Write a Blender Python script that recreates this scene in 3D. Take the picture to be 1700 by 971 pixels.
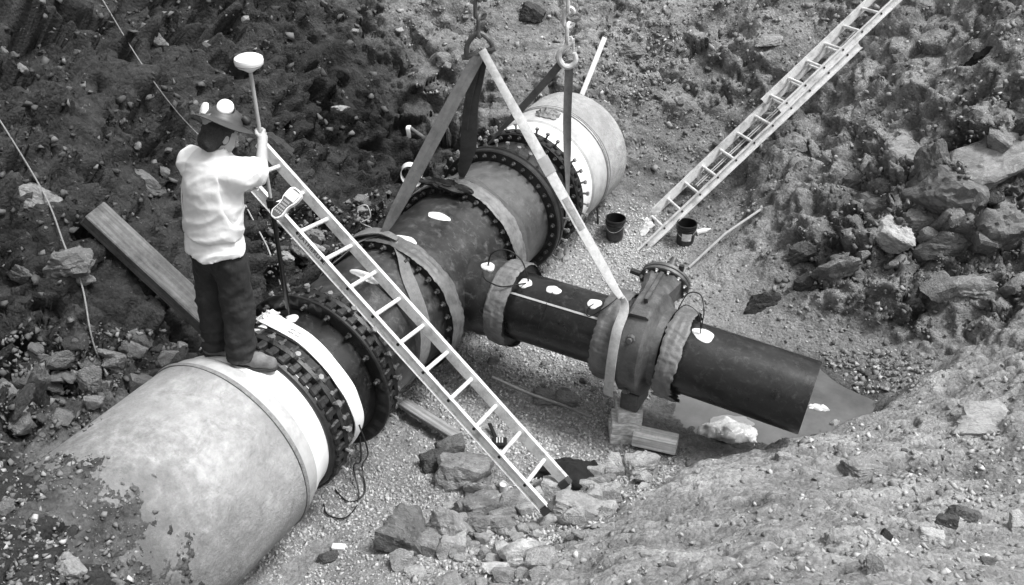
import bpy, bmesh, math, random
import numpy as np
from mathutils import Vector, Matrix

# ------------------------------------------------------------------ clear, camera, world, sun, exposure
for o in list(bpy.data.objects): bpy.data.objects.remove(o)
SC = bpy.context.scene
COL = SC.collection
rad = math.radians

CAM_LOC = (4.024, -3.870, 5.5); CAM_PITCH = 33.74; CAM_YAW = 28.61; CAM_F = 1588.0      # focal length in photo pixels
cd = bpy.data.cameras.new('camera'); cam = bpy.data.objects.new('camera', cd); COL.objects.link(cam)
cam.location = CAM_LOC
cam.rotation_euler = (rad(90 - CAM_PITCH), 0, rad(CAM_YAW))
cd.sensor_width = 36.0; cd.sensor_fit = 'HORIZONTAL'; cd.lens = 36.0 * CAM_F / 1700.0
cd.clip_start = 0.05; cd.clip_end = 300
SC.camera = cam

SUN_EL, SUN_AZ = 63.0, 14.0          # azimuth of the light measured counter-clockwise from +x: high over the far right bank
W = bpy.data.worlds.new('World'); SC.world = W; W.use_nodes = True
wn = W.node_tree.nodes; wl = W.node_tree.links
bg = wn['Background']
sky = wn.new('ShaderNodeTexSky'); sky.sky_type = 'NISHITA'; sky.sun_disc = False
sky.sun_elevation = rad(SUN_EL); sky.sun_rotation = rad(90 - SUN_AZ)
sky.air_density = 1.0; sky.dust_density = 6.0; sky.ozone_density = 1.0
hs = wn.new('ShaderNodeHueSaturation'); hs.inputs['Saturation'].default_value = 0.0      # the photograph is black and white
wl.new(sky.outputs[0], hs.inputs['Color']); wl.new(hs.outputs[0], bg.inputs['Color'])
bg.inputs['Strength'].default_value = 0.085
sd = bpy.data.lights.new('sun', 'SUN'); sun = bpy.data.objects.new('sun', sd); COL.objects.link(sun)
sd.energy = 1.5; sd.angle = rad(13); sd.color = (1.0, 1.0, 1.0)
sv = Vector((math.cos(rad(SUN_EL)) * math.cos(rad(SUN_AZ)), math.cos(rad(SUN_EL)) * math.sin(rad(SUN_AZ)), math.sin(rad(SUN_EL))))
sun.location = (0, 0, 20); sun.rotation_euler = sv.to_track_quat('Z', 'Y').to_euler()
SC.view_settings.view_transform = 'Standard'; SC.view_settings.look = 'None'
SC.view_settings.gamma = 1.0; SC.view_settings.use_curve_mapping = False
SC.view_settings.exposure = 1.3

rng = np.random.default_rng(7); random.seed(7)

# ------------------------------------------------------------------ materials (all neutral greys: monochrome photograph)
MATS = {}
def mat(name, base, rough=0.8, var=0.25, scale=6.0, bump=0.0, bscale=40.0, metal=0.0, spec=0.5, dirt=None, dirt_scale=2.5, dirt_amt=0.5, rnd=0.0, scuff=None, grain=False, ydirt=None):
    """grey procedural material: base albedo, mottled by fine noise, optional second tone in large patches, bump"""
    if name in MATS: return MATS[name]
    m = bpy.data.materials.new(name); m.use_nodes = True
    nt = m.node_tree; n = nt.nodes; l = nt.links; b = n['Principled BSDF']
    tc = n.new('ShaderNodeTexCoord')
    nz = n.new('ShaderNodeTexNoise'); nz.inputs['Scale'].default_value = scale; nz.inputs['Detail'].default_value = 8; nz.inputs['Roughness'].default_value = 0.65
    l.new(tc.outputs['Object'], nz.inputs['Vector'])
    r = n.new('ShaderNodeValToRGB'); r.color_ramp.elements[0].position = 0.3; r.color_ramp.elements[1].position = 0.7
    lo, hi = base * (1 - var), min(base * (1 + var), 0.95)
    r.color_ramp.elements[0].color = (lo, lo, lo, 1); r.color_ramp.elements[1].color = (hi, hi, hi, 1)
    l.new(nz.outputs['Fac'], r.inputs['Fac'])
    colout = r.outputs['Color']
    if dirt is not None:
        n2 = n.new('ShaderNodeTexNoise'); n2.inputs['Scale'].default_value = dirt_scale; n2.inputs['Detail'].default_value = 10; n2.inputs['Roughness'].default_value = 0.72
        l.new(tc.outputs['Object'], n2.inputs['Vector'])
        r2 = n.new('ShaderNodeValToRGB'); r2.color_ramp.elements[0].position = 0.62 - 0.25 * dirt_amt; r2.color_ramp.elements[1].position = 0.74 - 0.12 * dirt_amt
        l.new(n2.outputs['Fac'], r2.inputs['Fac'])
        mx = n.new('ShaderNodeMixRGB'); l.new(r2.outputs['Color'], mx.inputs['Fac']); l.new(colout, mx.inputs['Color1'])
        mx.inputs['Color2'].default_value = (dirt, dirt, dirt, 1); colout = mx.outputs['Color']
    if scuff is not None:        # fine scratches, dust specks and drips
        mp = n.new('ShaderNodeMapping'); mp.inputs['Scale'].default_value = scuff[2]; l.new(tc.outputs['Object'], mp.inputs['Vector'])
        n3 = n.new('ShaderNodeTexNoise'); n3.inputs['Scale'].default_value = scuff[1]; n3.inputs['Detail'].default_value = 12; n3.inputs['Roughness'].default_value = 0.8; n3.inputs['Distortion'].default_value = .6
        l.new(mp.outputs[0], n3.inputs['Vector'])
        r3 = n.new('ShaderNodeValToRGB'); r3.color_ramp.elements[0].position = 0.52; r3.color_ramp.elements[1].position = 0.72
        l.new(n3.outputs['Fac'], r3.inputs['Fac'])
        m3 = n.new('ShaderNodeMixRGB'); l.new(r3.outputs['Color'], m3.inputs['Fac']); l.new(colout, m3.inputs['Color1']); m3.inputs['Color2'].default_value = (scuff[0],) * 3 + (1,); colout = m3.outputs['Color']
    if grain:
        mp = n.new('ShaderNodeMapping'); mp.inputs['Scale'].default_value = (2.0, 45, 45); l.new(tc.outputs['Object'], mp.inputs['Vector'])
        n4 = n.new('ShaderNodeTexNoise'); n4.inputs['Scale'].default_value = 1.0; n4.inputs['Detail'].default_value = 6; l.new(mp.outputs[0], n4.inputs['Vector'])
        r4 = n.new('ShaderNodeMapRange'); r4.inputs['From Min'].default_value = .3; r4.inputs['From Max'].default_value = .7; r4.inputs['To Min'].default_value = .55; r4.inputs['To Max'].default_value = 1.25; l.new(n4.outputs['Fac'], r4.inputs['Value'])
        m4 = n.new('ShaderNodeMixRGB'); m4.blend_type = 'MULTIPLY'; m4.inputs['Fac'].default_value = 1; l.new(colout, m4.inputs['Color1']); l.new(r4.outputs[0], m4.inputs['Color2']); colout = m4.outputs['Color']
    if ydirt is not None:        # dust and soil stain thickening towards one end of the pipe
        sx = n.new('ShaderNodeSeparateXYZ'); l.new(tc.outputs['Object'], sx.inputs[0]); n5 = n.new('ShaderNodeTexNoise'); n5.inputs['Scale'].default_value = 4.0; n5.inputs['Detail'].default_value = 10; n5.inputs['Roughness'].default_value = .75; l.new(tc.outputs['Object'], n5.inputs['Vector'])
        ma = n.new('ShaderNodeMath'); ma.operation = 'MULTIPLY_ADD'; ma.inputs[1].default_value = 1.5; l.new(n5.outputs['Fac'], ma.inputs[0]); l.new(sx.outputs['Y'], ma.inputs[2])
        r5 = n.new('ShaderNodeMapRange'); r5.inputs['From Min'].default_value = ydirt[0] + .75; r5.inputs['From Max'].default_value = ydirt[1] + .75; l.new(ma.outputs[0], r5.inputs['Value'])
        m5 = n.new('ShaderNodeMixRGB'); l.new(r5.outputs[0], m5.inputs['Fac']); l.new(colout, m5.inputs['Color1']); m5.inputs['Color2'].default_value = (ydirt[2],) * 3 + (1,); colout = m5.outputs['Color']
    if rnd > 0:
        oi = n.new('ShaderNodeObjectInfo'); mr = n.new('ShaderNodeMapRange')
        mr.inputs['To Min'].default_value = 1 - rnd; mr.inputs['To Max'].default_value = 1 + rnd
        l.new(oi.outputs['Random'], mr.inputs['Value'])
        mm = n.new('ShaderNodeMixRGB'); mm.blend_type = 'MULTIPLY'; mm.inputs['Fac'].default_value = 1
        l.new(colout, mm.inputs['Color1']); l.new(mr.outputs[0], mm.inputs['Color2']); colout = mm.outputs['Color']
    l.new(colout, b.inputs['Base Color'])
    b.inputs['Metallic'].default_value = metal; b.inputs['Specular IOR Level'].default_value = spec
    rr = n.new('ShaderNodeMapRange'); rr.inputs['To Min'].default_value = max(rough - 0.12, 0.03); rr.inputs['To Max'].default_value = min(rough + 0.12, 1)
    l.new(nz.outputs['Fac'], rr.inputs['Value']); l.new(rr.outputs[0], b.inputs['Roughness'])
    if bump > 0:
        nb = n.new('ShaderNodeTexNoise'); nb.inputs['Scale'].default_value = bscale; nb.inputs['Detail'].default_value = 8; nb.inputs['Roughness'].default_value = 0.6
        l.new(tc.outputs['Object'], nb.inputs['Vector'])
        bp = n.new('ShaderNodeBump'); bp.inputs['Strength'].default_value = bump; bp.inputs['Distance'].default_value = 0.02
        l.new(nb.outputs['Fac'], bp.inputs['Height']); l.new(bp.outputs[0], b.inputs['Normal'])
    MATS[name] = m
    return m

# ------------------------------------------------------------------ object helpers
OFF = {}
def tag(o, label=None, cat=None, group=None, kind=None):
    if label: o['label'] = label
    if cat: o['category'] = cat
    if group: o['group'] = group
    if kind: o['kind'] = kind
    return o
def thing(name, loc, label, cat, group=None):
    o = bpy.data.objects.new(name, None); COL.objects.link(o); o.location = loc; o.empty_display_size = 0.1
    OFF[o] = Vector(loc)
    return tag(o, label, cat, group)
def mesh_obj(name, verts, faces, m, parent=None, smooth=True, origin=None, sharp=None):
    me = bpy.data.meshes.new(name)
    v = np.asarray(verts, float).reshape(-1, 3)
    if parent is not None: off = OFF[parent]
    else: off = Vector(origin) if origin is not None else Vector((0, 0, 0))
    v = v - np.array(off)
    me.from_pydata(v.tolist(), [], [tuple(int(i) for i in f) for f in faces])
    me.update()
    if smooth:
        me.polygons.foreach_set('use_smooth', [True] * len(me.polygons))
        if sharp: me.set_sharp_from_angle(angle=rad(sharp))
    if m is not None: me.materials.append(m)
    o = bpy.data.objects.new(name, me); COL.objects.link(o)
    if parent is not None: o.parent = parent
    else: o.location = off
    OFF[o] = off
    return o
def inst(name, me, parent, M):
    """an object that shares mesh data, placed by a world matrix under a parent whose frame is a pure offset"""
    o = bpy.data.objects.new(name, me); COL.objects.link(o)
    if parent is not None:
        M = Matrix.Translation(-OFF[parent]) @ M; o.parent = parent
    o.matrix_local = M if parent is not None else M
    if parent is None: o.matrix_world = M
    return o

class MB:
    """collects shapes of ONE part"""
    def __init__(s): s.v = []; s.f = []
    def add(s, v, f):
        k = len(s.v); s.v += [tuple(p) for p in v]; s.f += [tuple(i + k for i in q) for q in f]; return s
    def lathe(s, prof, c=(0, 0, 0), axis='y', n=96, cap0=False, cap1=False, wob=0.0, a0=0.0, a1=2 * math.pi):
        """prof: (along, radius) list; revolved about a line through c along axis"""
        full = abs(a1 - a0 - 2 * math.pi) < 1e-6; m = n if full else n + 1
        v = []; f = []
        ph = rng.uniform(0, 6.28, 4)
        for (t, r) in prof:
            for i in range(m):
                a = a0 + (a1 - a0) * i / n
                rr = r + wob * (math.sin(3 * a + ph[0]) + .6 * math.sin(7 * a + ph[1]) + .4 * math.sin(13 * a + ph[2])) if wob else r
                ca, sa = rr * math.cos(a), rr * math.sin(a)
                if axis == 'y': v.append((c[0] + ca, c[1] + t, c[2] + sa))
                elif axis == 'x': v.append((c[0] + t, c[1] + ca, c[2] + sa))
                else: v.append((c[0] + ca, c[1] + sa, c[2] + t))
        for j in range(len(prof) - 1):
            for i in range(n):
                i2 = (i + 1) % m
                f.append((j * m + i, j * m + i2, (j + 1) * m + i2, (j + 1) * m + i))
        if cap0: f.append(tuple(range(m)))
        if cap1: f.append(tuple((len(prof) - 1) * m + i for i in range(m)))
        return s.add(v, f)
    def tube(s, pts, r, n=8, caps=True):
        P = [Vector(p) for p in pts]; R = r if hasattr(r, '__len__') else [r] * len(P)
        v = []; f = []; up = None
        for i, p in enumerate(P):
            t = (P[min(i + 1, len(P) - 1)] - P[max(i - 1, 0)]).normalized()
            if up is None:
                up = Vector((0, 0, 1)) if abs(t.z) < .9 else Vector((1, 0, 0))
            a = t.cross(up).normalized(); b = a.cross(t).normalized(); up = b
            for k in range(n):
                w = 2 * math.pi * k / n; v.append(p + (a * math.cos(w) + b * math.sin(w)) * R[i])
        for i in range(len(P) - 1):
            for k in range(n):
                f.append((i * n + k, i * n + (k + 1) % n, (i + 1) * n + (k + 1) % n, (i + 1) * n + k))
        if caps: f.append(tuple(range(n))[::-1]); f.append(tuple((len(P) - 1) * n + k for k in range(n)))
        return s.add(v, f)
    def box(s, c, ax, half, ch=0.0):
        """oriented box with chamfered edges; ax = three unit vectors, half = half sizes"""
        c = Vector(c); A = [Vector(a) for a in ax]; v = []
        if ch <= 0:
            for k in range(8):
                sg = [1 if k >> j & 1 else -1 for j in range(3)]
                v.append(c + sum((A[j] * (sg[j] * half[j]) for j in range(3)), Vector()))
            f = [(0, 2, 3, 1), (4, 5, 7, 6), (0, 1, 5, 4), (2, 6, 7, 3), (0, 4, 6, 2), (1, 3, 7, 5)]
            return s.add(v, f)
        bm = bmesh.new()
        for k in range(8):
            sg = [1 if k >> j & 1 else -1 for j in range(3)]
            for d in range(3):
                h = [half[j] - (0 if j == d else ch) for j in range(3)]
                bm.verts.new(c + sum((A[j] * (sg[j] * h[j]) for j in range(3)), Vector()))
        bmesh.ops.convex_hull(bm, input=bm.verts)
        bmesh.ops.dissolve_limit(bm, angle_limit=0.02, verts=bm.verts, edges=bm.edges)
        bm.verts.index_update(); bm.verts.ensure_lookup_table()
        v = [p.co.copy() for p in bm.verts]; f = [tuple(q.index for q in p.verts) for p in bm.faces]; bm.free()
        return s.add(v, f)
    def ribbon(s, pts, sides, w, th=0.006, seg=True):
        """flat webbing: centre points, side vectors (along the width), widths"""
        P = [Vector(p) for p in pts]; S = [Vector(a).normalized() for a in sides]; n = len(P)
        Wd = w if hasattr(w, '__len__') else [w] * n
        v = []; f = []; m = 5
        for i in range(n):
            t = (P[min(i + 1, n - 1)] - P[max(i - 1, 0)]).normalized()
            nn = S[i].cross(t).normalized()
            for k in range(m):
                u = k / (m - 1) * 2 - 1; cup = th * 0.8 * (u * u - .3)
                v.append(P[i] + S[i] * (u * Wd[i] / 2) + nn * (th / 2 + cup))
            for k in range(m):
                u = 1 - k / (m - 1) * 2; cup = th * 0.8 * (u * u - .3)
                v.append(P[i] + S[i] * (u * Wd[i] / 2) + nn * (-th / 2 + cup))
        q = 2 * m
        for i in range(n - 1):
            for k in range(q):
                f.append((i * q + k, i * q + (k + 1) % q, (i + 1) * q + (k + 1) % q, (i + 1) * q + k))
        f.append(tuple(range(q))[::-1]); f.append(tuple((n - 1) * q + k for k in range(q)))
        return s.add(v, f)
    def build(s, name, m, parent=None, smooth=True, sharp=35, origin=None):
        o = mesh_obj(name, s.v, s.f, m, parent, smooth, origin, sharp)
        return o

def spline(pts, n=8):
    """Catmull-Rom through points"""
    P = [Vector(p) for p in pts]; out = []
    for i in range(len(P) - 1):
        a, b, c, d = P[max(i - 1, 0)], P[i], P[i + 1], P[min(i + 2, len(P) - 1)]
        for k in range(n):
            t = k / n
            out.append(0.5 * ((2 * b) + (c - a) * t + (2 * a - 5 * b + 4 * c - d) * t * t + (3 * b - a - 3 * c + d) * t ** 3))
    out.append(P[-1]); return out

# ------------------------------------------------------------------ numpy noise
_perm = np.random.default_rng(3).permutation(256); _perm = np.concatenate([_perm, _perm, _perm])
_g = np.random.default_rng(4).normal(size=(256, 3)); _g /= np.linalg.norm(_g, axis=1)[:, None]
def perlin(P):
    P = np.asarray(P, float); i = np.floor(P).astype(int); f = P - i; i &= 255
    u = f * f * f * (f * (f * 6 - 15) + 10); r = 0
    for dx in (0, 1):
        for dy in (0, 1):
            for dz in (0, 1):
                h = _perm[_perm[_perm[(i[:, 0] + dx) & 255] + ((i[:, 1] + dy) & 255)] + ((i[:, 2] + dz) & 255)]
                d = f - np.array([dx, dy, dz]); g = (_g[h] * d).sum(1)
                w = (u[:, 0] if dx else 1 - u[:, 0]) * (u[:, 1] if dy else 1 - u[:, 1]) * (u[:, 2] if dz else 1 - u[:, 2])
                r = r + w * g
    return r
def fbm(P, oct=4, gain=0.5, lac=2.03, ridge=False):
    P = np.asarray(P, float); a = 1.0; r = np.zeros(len(P)); q = P.copy()
    for k in range(oct):
        n = perlin(q + k * 17.3)
        r += a * ((0.35 - np.abs(n)) if ridge else n); a *= gain; q = q * lac
    return r

def worley(P, seed=0):
    P = np.asarray(P, float); i = np.floor(P).astype(int); best = np.full(len(P), 9.0); sec = np.full(len(P), 9.0); val = np.zeros(len(P)); idx = np.zeros(len(P), int); cen = np.zeros((len(P), 3))
    rt = np.random.default_rng(50 + seed).random((256, 4))
    for dx in (-1, 0, 1):
        for dy in (-1, 0, 1):
            for dz in (-1, 0, 1):
                c = i + np.array([dx, dy, dz]); h = _perm[_perm[_perm[c[:, 0] & 255] + (c[:, 1] & 255)] + (c[:, 2] & 255)]
                d = np.linalg.norm(c + rt[h, :3] - P, axis=1); nw = d < best
                sec = np.where(nw, best, np.minimum(sec, d)); val = np.where(nw, rt[h, 3], val); idx = np.where(nw, h, idx); cen = np.where(nw[:, None], c + rt[h, :3], cen); best = np.where(nw, d, best)
    return best, sec - best, val, cen, _g[idx]
# ------------------------------------------------------------------ terrain: the pit
CP = np.array([
 (0,0,.2),(.9,0,.12),(1.4,.2,.15),(0,1,.12),(1,1,.1),(1.7,1.0,.15),(.5,2,.1),(1.5,1.6,.1),(1.9,2.0,.1),(2.4,2.5,.0),(2.8,2.75,-.06),(3.2,3.0,-.06),(3.5,3.2,-.03),
 (1,3.2,.12),(2,3.2,.1),(.9,4.6,.14),(1.5,4.2,.15),(.2,3.5,.2),(.3,4.6,.25),(1.2,5.05,.2),
 (-.8,1.5,.35),(-1.2,2.2,.5),(-1.0,3.2,.45),(-1.0,4.2,.5),(-1.6,3.5,.55),(-1.5,2.6,.6),
 (-.75,-.6,1.2),(-.8,0,1.0),(-.7,.6,.7),(-1.1,.6,.9),(-.9,-1.2,1.4),
 (-1.3,.1,1.5),(-1.7,.1,2.05),(-1.7,-.7,2.0),(-2.1,0,2.3),(-1.3,-1.0,1.5),(-1.9,1.5,1.5),(-2.3,2.5,1.5),(-2.6,1,2.6),(-3.3,.9,3.2),(-2.1,3.3,.9),(-2.5,3.2,1.6),(-2.0,4.4,1.1),(-2.4,5.0,2.1),
 (-3.2,3,2.4),(-3.6,2,3.2),(-2.5,-1.0,3.0),(-3.3,4.2,2.7),
 (.1,5.2,1.0),(-.6,5.2,1.2),(.9,5.6,.55),(.66,6.75,1.5),(-1.3,6.4,1.85),(-.4,6.2,1.6),(1.1,7.4,2.1),(0,8,2.6),(-1.7,5.2,1.5),
 (1.5,5.7,.5),(1.75,6.0,.85),(2.3,6.3,1.2),(2.7,7.0,2.05),(2.08,5.1,.55),(2.0,7.5,2.2),
 (2.25,4.1,.25),(2.6,4.6,.7),(2.5,5.3,.9),(3.45,4.6,1.0),(3.8,5.2,1.5),(3.78,6.1,2.3),(3.9,7.0,2.75),(3.2,6.4,1.9),(3.5,3.75,.14),(4.1,3.8,.35),(4.6,4.1,.7),(4.55,4.8,1.1),(5.2,4.5,1.4),(5,5.5,2.0),(3.0,4.0,.4),(4.2,4.5,.8),
 (1.95,.2,.26),(1.95,.6,.24),(2.2,.9,.2),(2.5,1.5,.18),(2.95,2.0,.14),(3.5,2.45,.16),(3.9,2.9,.22),(4.2,3.3,.35),
 (2.6,.2,.6),(3,1,.6),(3.75,1.5,.65),(4.4,2,.75),(5,2.5,1.0),(4.7,1.0,1.1),(5.2,.8,1.4),(3.8,.4,1.3),(3,-.6,1.3),(2.2,-.8,.8),(4.5,-.4,1.9),(4,-2,2.9),(5.5,-1,2.7),(4,-4,3.9),(2.5,-2.5,2.3),(1.6,-1.8,1.2),
 (0,-2.0,1.80),(-.5,-1.7,1.62),(.3,-1.9,1.66),(.65,-1.9,1.28),(1.1,-1.9,1.0),(0,-3,2.6),(1,-3,2.4),(.7,-1.2,.25),(.9,-.6,.15),(0,-.8,.3),(-.2,-1.6,1.55),(.1,-1.3,.7),
 (-6,0,4.6),(-6,6,4.4),(-3,8,4),(0,12,4.4),(6,10,4.6),(8,4,3.6),(8,-2,4.2),(4,-7,4.4),(0,-6,4),(-4,-4,4.4),(12,12,5),(-12,12,5),(-12,-10,5),(12,-10,5),(30,30,5),(-30,30,5),(-30,-30,5),(30,-30,5)], float)
def _tps(d2): return 0.5 * d2 * np.log(d2 + 1e-9)
_n = len(CP); _A = np.zeros((_n + 3, _n + 3)); _d2 = ((CP[:, None, :2] - CP[None, :, :2]) ** 2).sum(2)
_A[:_n, :_n] = _tps(_d2) + np.eye(_n) * 0.004; _A[:_n, _n] = 1; _A[:_n, _n + 1:] = CP[:, :2]; _A[_n:, :_n] = _A[:_n, _n:].T
_w = np.linalg.solve(_A, np.concatenate([CP[:, 2], np.zeros(3)]))
def macro(x, y):
    out = np.empty(len(x))
    for k in range(0, len(x), 60000):
        X = x[k:k + 60000]; Y = y[k:k + 60000]
        d2 = (X[:, None] - CP[None, :, 0]) ** 2 + (Y[:, None] - CP[None, :, 1]) ** 2
        out[k:k + 60000] = _tps(d2) @ _w[:_n] + _w[_n] + _w[_n + 1] * X + _w[_n + 2] * Y
    return out
def axis_coords(a, lo, hi, b, step):
    mid = np.arange(lo, hi + 1e-6, step)
    def grow(x0, x1, sg):
        out = []; x = x0; d = step
        while (x1 - x) * sg > 0: d *= 1.25; x += sg * d; out.append(x)
        return out
    return np.concatenate([np.array(grow(lo, a, -1))[::-1], mid, np.array(grow(hi, b, 1))])
STEP = 0.022
GX = axis_coords(-30, -4.2, 5.6, 30, STEP); GY = axis_coords(-30, -2.9, 9.0, 30, STEP)
XX, YY = np.meshgrid(GX, GY); fx, fy = XX.ravel(), YY.ravel()
def sm(a, b, x): t = np.clip((x - a) / (b - a), 0, 1); return t * t * (3 - 2 * t)
Z0 = macro(fx, fy)
TOE = np.array([(1.80,-.35),(2.03,-.12),(2.2,.45),(2.46,.95),(2.68,1.5),(3.02,1.97),(3.31,2.32),(3.56,2.69),(3.73,3.06),(4.01,3.47),(4.33,4.03)])
def toe_dist(x, y):
    best = np.full(len(x), 1e9); sg = np.zeros(len(x))
    for (ax, ay), (bx, by) in zip(TOE[:-1], TOE[1:]):
        dx, dy = bx - ax, by - ay; t = np.clip(((x - ax) * dx + (y - ay) * dy) / (dx * dx + dy * dy), 0, 1); d = np.hypot(x - ax - t * dx, y - ay - t * dy); s_ = -np.sign(dx * (y - ay) - dy * (x - ax)); sg = np.where(d < best, s_, sg); best = np.minimum(d, best)
    return best * sg
td = toe_dist(fx, fy); Z0 = Z0 + .17 * sm(-.04, .16, td + .05 * np.sin(fx * 9 + fy * 5)) * (1 - .85 * sm(.3, 1.5, td)) * sm(-.6, .2, fy + .4 * fx) * sm(4.2, 3.4, fy)
Z0 = Z0; Z0 = np.where(Z0 > 4.6, 4.6 + (Z0 - 4.6) * .2, Z0)
# how rough the ground is: the pit floor is level stone bedding, the banks are torn by the bucket
rough = 0.18 + 0.82 * sm(.2, .75, Z0)
nearbank = sm(-.6, .5, (fx - 2.0) * .75 - (fy - 0.9) * .62)            # the smooth bank under the camera
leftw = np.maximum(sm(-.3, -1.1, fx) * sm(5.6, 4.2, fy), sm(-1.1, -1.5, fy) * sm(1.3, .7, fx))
rockr = np.exp(-(((fx - 3.7) / 1.3) ** 2 + ((fy - 4.9) / 1.0) ** 2) ** 2)
rough = rough * (1 - .50 * nearbank) * (1 + .35 * leftw) + .8 * rockr * sm(.15, .5, Z0)
P3 = np.stack([fx, fy, Z0], 1)
det = .17 * fbm(P3 * 1.1, 3) + .09 * fbm(P3 * 2.9 + 5, 2)
def facets(P, seed):
    d1, d21, v, c, g = worley(P, seed); return (v - .5), ((P - c) * g).sum(1), np.exp(-d21 / .06), v
act = np.where((fx > -4.6) & (fx < 6.0) & (fy > -3.3) & (fy < 9.4))[0]; Pa = P3[act]; Pw = Pa + .05 * np.stack([fbm(Pa * 6, 2), fbm(Pa * 6 + 9, 2), fbm(Pa * 6 + 19, 2)], 1)
clod = np.zeros(len(fx)); cval = np.full(len(fx), .5)
brk = sm(-.30, .12, fbm(Pa * .9 + 61, 3)); brk2 = sm(-.15, .2, fbm(Pa * 2.1 + 33, 2))        # where the face is broken up and where it is scraped smooth
a1, b1, e1c, v1 = facets(Pw * np.array([3.6, 3.6, 4.6]), 5); a2, b2, e2c, v2 = facets(Pw * np.array([9.5, 9.5, 11.]), 6); a3, b3, e3c, v3 = facets(Pw * 23., 7)
clod[act] = brk * (.075 * a1 + .085 * b1 - .03 * e1c) + (.25 + .75 * brk2) * (.030 * a2 + .036 * b2 - .010 * e2c) + (.35 + .65 * brk2) * (.010 * a3 + .015 * b3 - .004 * e3c)
cval[act] = .5 + .5 * brk * (v1 - .5) + .5 * (v2 - .5) + .35 * (v3 - .5)
clod *= 1 + .35 * (1 - nearbank) + 1.3 * leftw * (1 - nearbank) + .5 * rockr
ii_ = np.where((rockr > .03) | (leftw > .03))[0]
wq = P3[ii_] * np.array([2.6, 2.0, 3.2]) + .25 * np.stack([fbm(P3[ii_] * 3, 2), fbm(P3[ii_] * 3 + 9, 2), 0 * ii_], 1)
wq[:, :2] = wq[:, :2] @ np.array([[.8, .6], [-.6, .8]]); w1, wd1_, wv1, wc1, wg1 = worley(wq, 1); w2, wd2_, wv2, wc2, wg2 = worley(wq * 2.4, 2)
fac1 = ((wq - wc1) * wg1).sum(1); fac2 = ((wq * 2.4 - wc2) * wg2).sum(1)
blocks = np.zeros(len(fx)); blocks[ii_] = .26 * (wv1 - .5) + .26 * fac1 + .09 * (wv2 - .5) + .10 * fac2 - .12 * np.exp(-wd1_ / .04) - .04 * np.exp(-wd2_ / .05)
cellv = np.full(len(fx), .5); cellv[ii_] = .6 * wv1 + .4 * wv2
patchy = sm(-.05, .25, fbm(P3 * .8 + 90, 2)); rk = np.clip(1.2 * rockr * sm(-.25, .05, fbm(P3 * 1.0 + 12, 2)) + .55 * leftw * patchy * sm(2.8, 1.6, Z0), 0, 1.2) * sm(.15, .5, Z0); blocks *= rk
rough *= 1 - .5 * np.clip(rk, 0, 1)
# scrape marks left by the bucket, running down the banks
sc_n = fbm(np.stack([fx * 1.0 + fy * .55, (fy * 1.0 - fx * .55) * 7.5, Z0 * 1.5], 1) + 140, 4, .6)
scrape = .045 * sc_n * sm(.2, .5, Z0) * (.45 + .9 * nearbank) * (1 - .7 * np.clip(rk, 0, 1))
disp = blocks + scrape + rough * (det + clod) + (1 - np.clip(rough, 0, 1)) * .012 * fbm(P3 * 14, 2) + .05 * fbm(P3 * 4.1 + 3, 3) * np.exp(-(((fx - 3.0) / 1.0) ** 2 + ((fy - 2.8) / .9) ** 2))
# relief stands square to the bank face, so steep faces break up sideways instead of being drawn out
Zg = Z0.reshape(XX.shape); gy, gx = np.gradient(Zg, GY, GX); gx, gy = np.clip(gx.ravel(), -2.5, 2.5), np.clip(gy.ravel(), -2.5, 2.5); il = 1 / np.sqrt(1 + gx ** 2 + gy ** 2)
fine = np.clip(sm(-5.2, -4.2, fx) * sm(6.6, 5.6, fx) * sm(-3.9, -2.9, fy) * sm(10, 9, fy), 0, 1); disp = disp * fine
VX = fx - gx * il * disp; VY = fy - gy * il * disp; Z1 = Z0 + il * disp
# height table of the finished surface, for setting things down on it
ti = np.clip(np.searchsorted(GX, VX + STEP / 2) - 1, 0, len(GX) - 1); tj = np.clip(np.searchsorted(GY, VY + STEP / 2) - 1, 0, len(GY) - 1)
TZ = np.full(XX.shape, -99.0); np.maximum.at(TZ, (tj, ti), Z1)
for _ in range(12):
    hole = TZ < -50
    if not hole.any(): break
    Q_ = np.where(hole, 0, TZ); K_ = (~hole).astype(float); S_ = 0; C_ = 0
    for dx, dy in ((1, 0), (-1, 0), (0, 1), (0, -1)): S_ = S_ + np.roll(Q_, (dy, dx), (0, 1)); C_ = C_ + np.roll(K_, (dy, dx), (0, 1))
    TZ = np.where(hole & (C_ > 0), S_ / np.maximum(C_, 1), TZ)

def hgt(x, y):
    x = np.atleast_1d(np.asarray(x, float)); y = np.atleast_1d(np.asarray(y, float))
    i = np.clip(np.searchsorted(GX, x) - 1, 0, len(GX) - 2); j = np.clip(np.searchsorted(GY, y) - 1, 0, len(GY) - 2)
    u = (x - GX[i]) / (GX[i + 1] - GX[i]); v = (y - GY[j]) / (GY[j + 1] - GY[j])
    return TZ[j, i] * (1 - u) * (1 - v) + TZ[j, i + 1] * u * (1 - v) + TZ[j + 1, i] * (1 - u) * v + TZ[j + 1, i + 1] * u * v
def gz(x, y): return float(hgt(x, y)[0])
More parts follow.
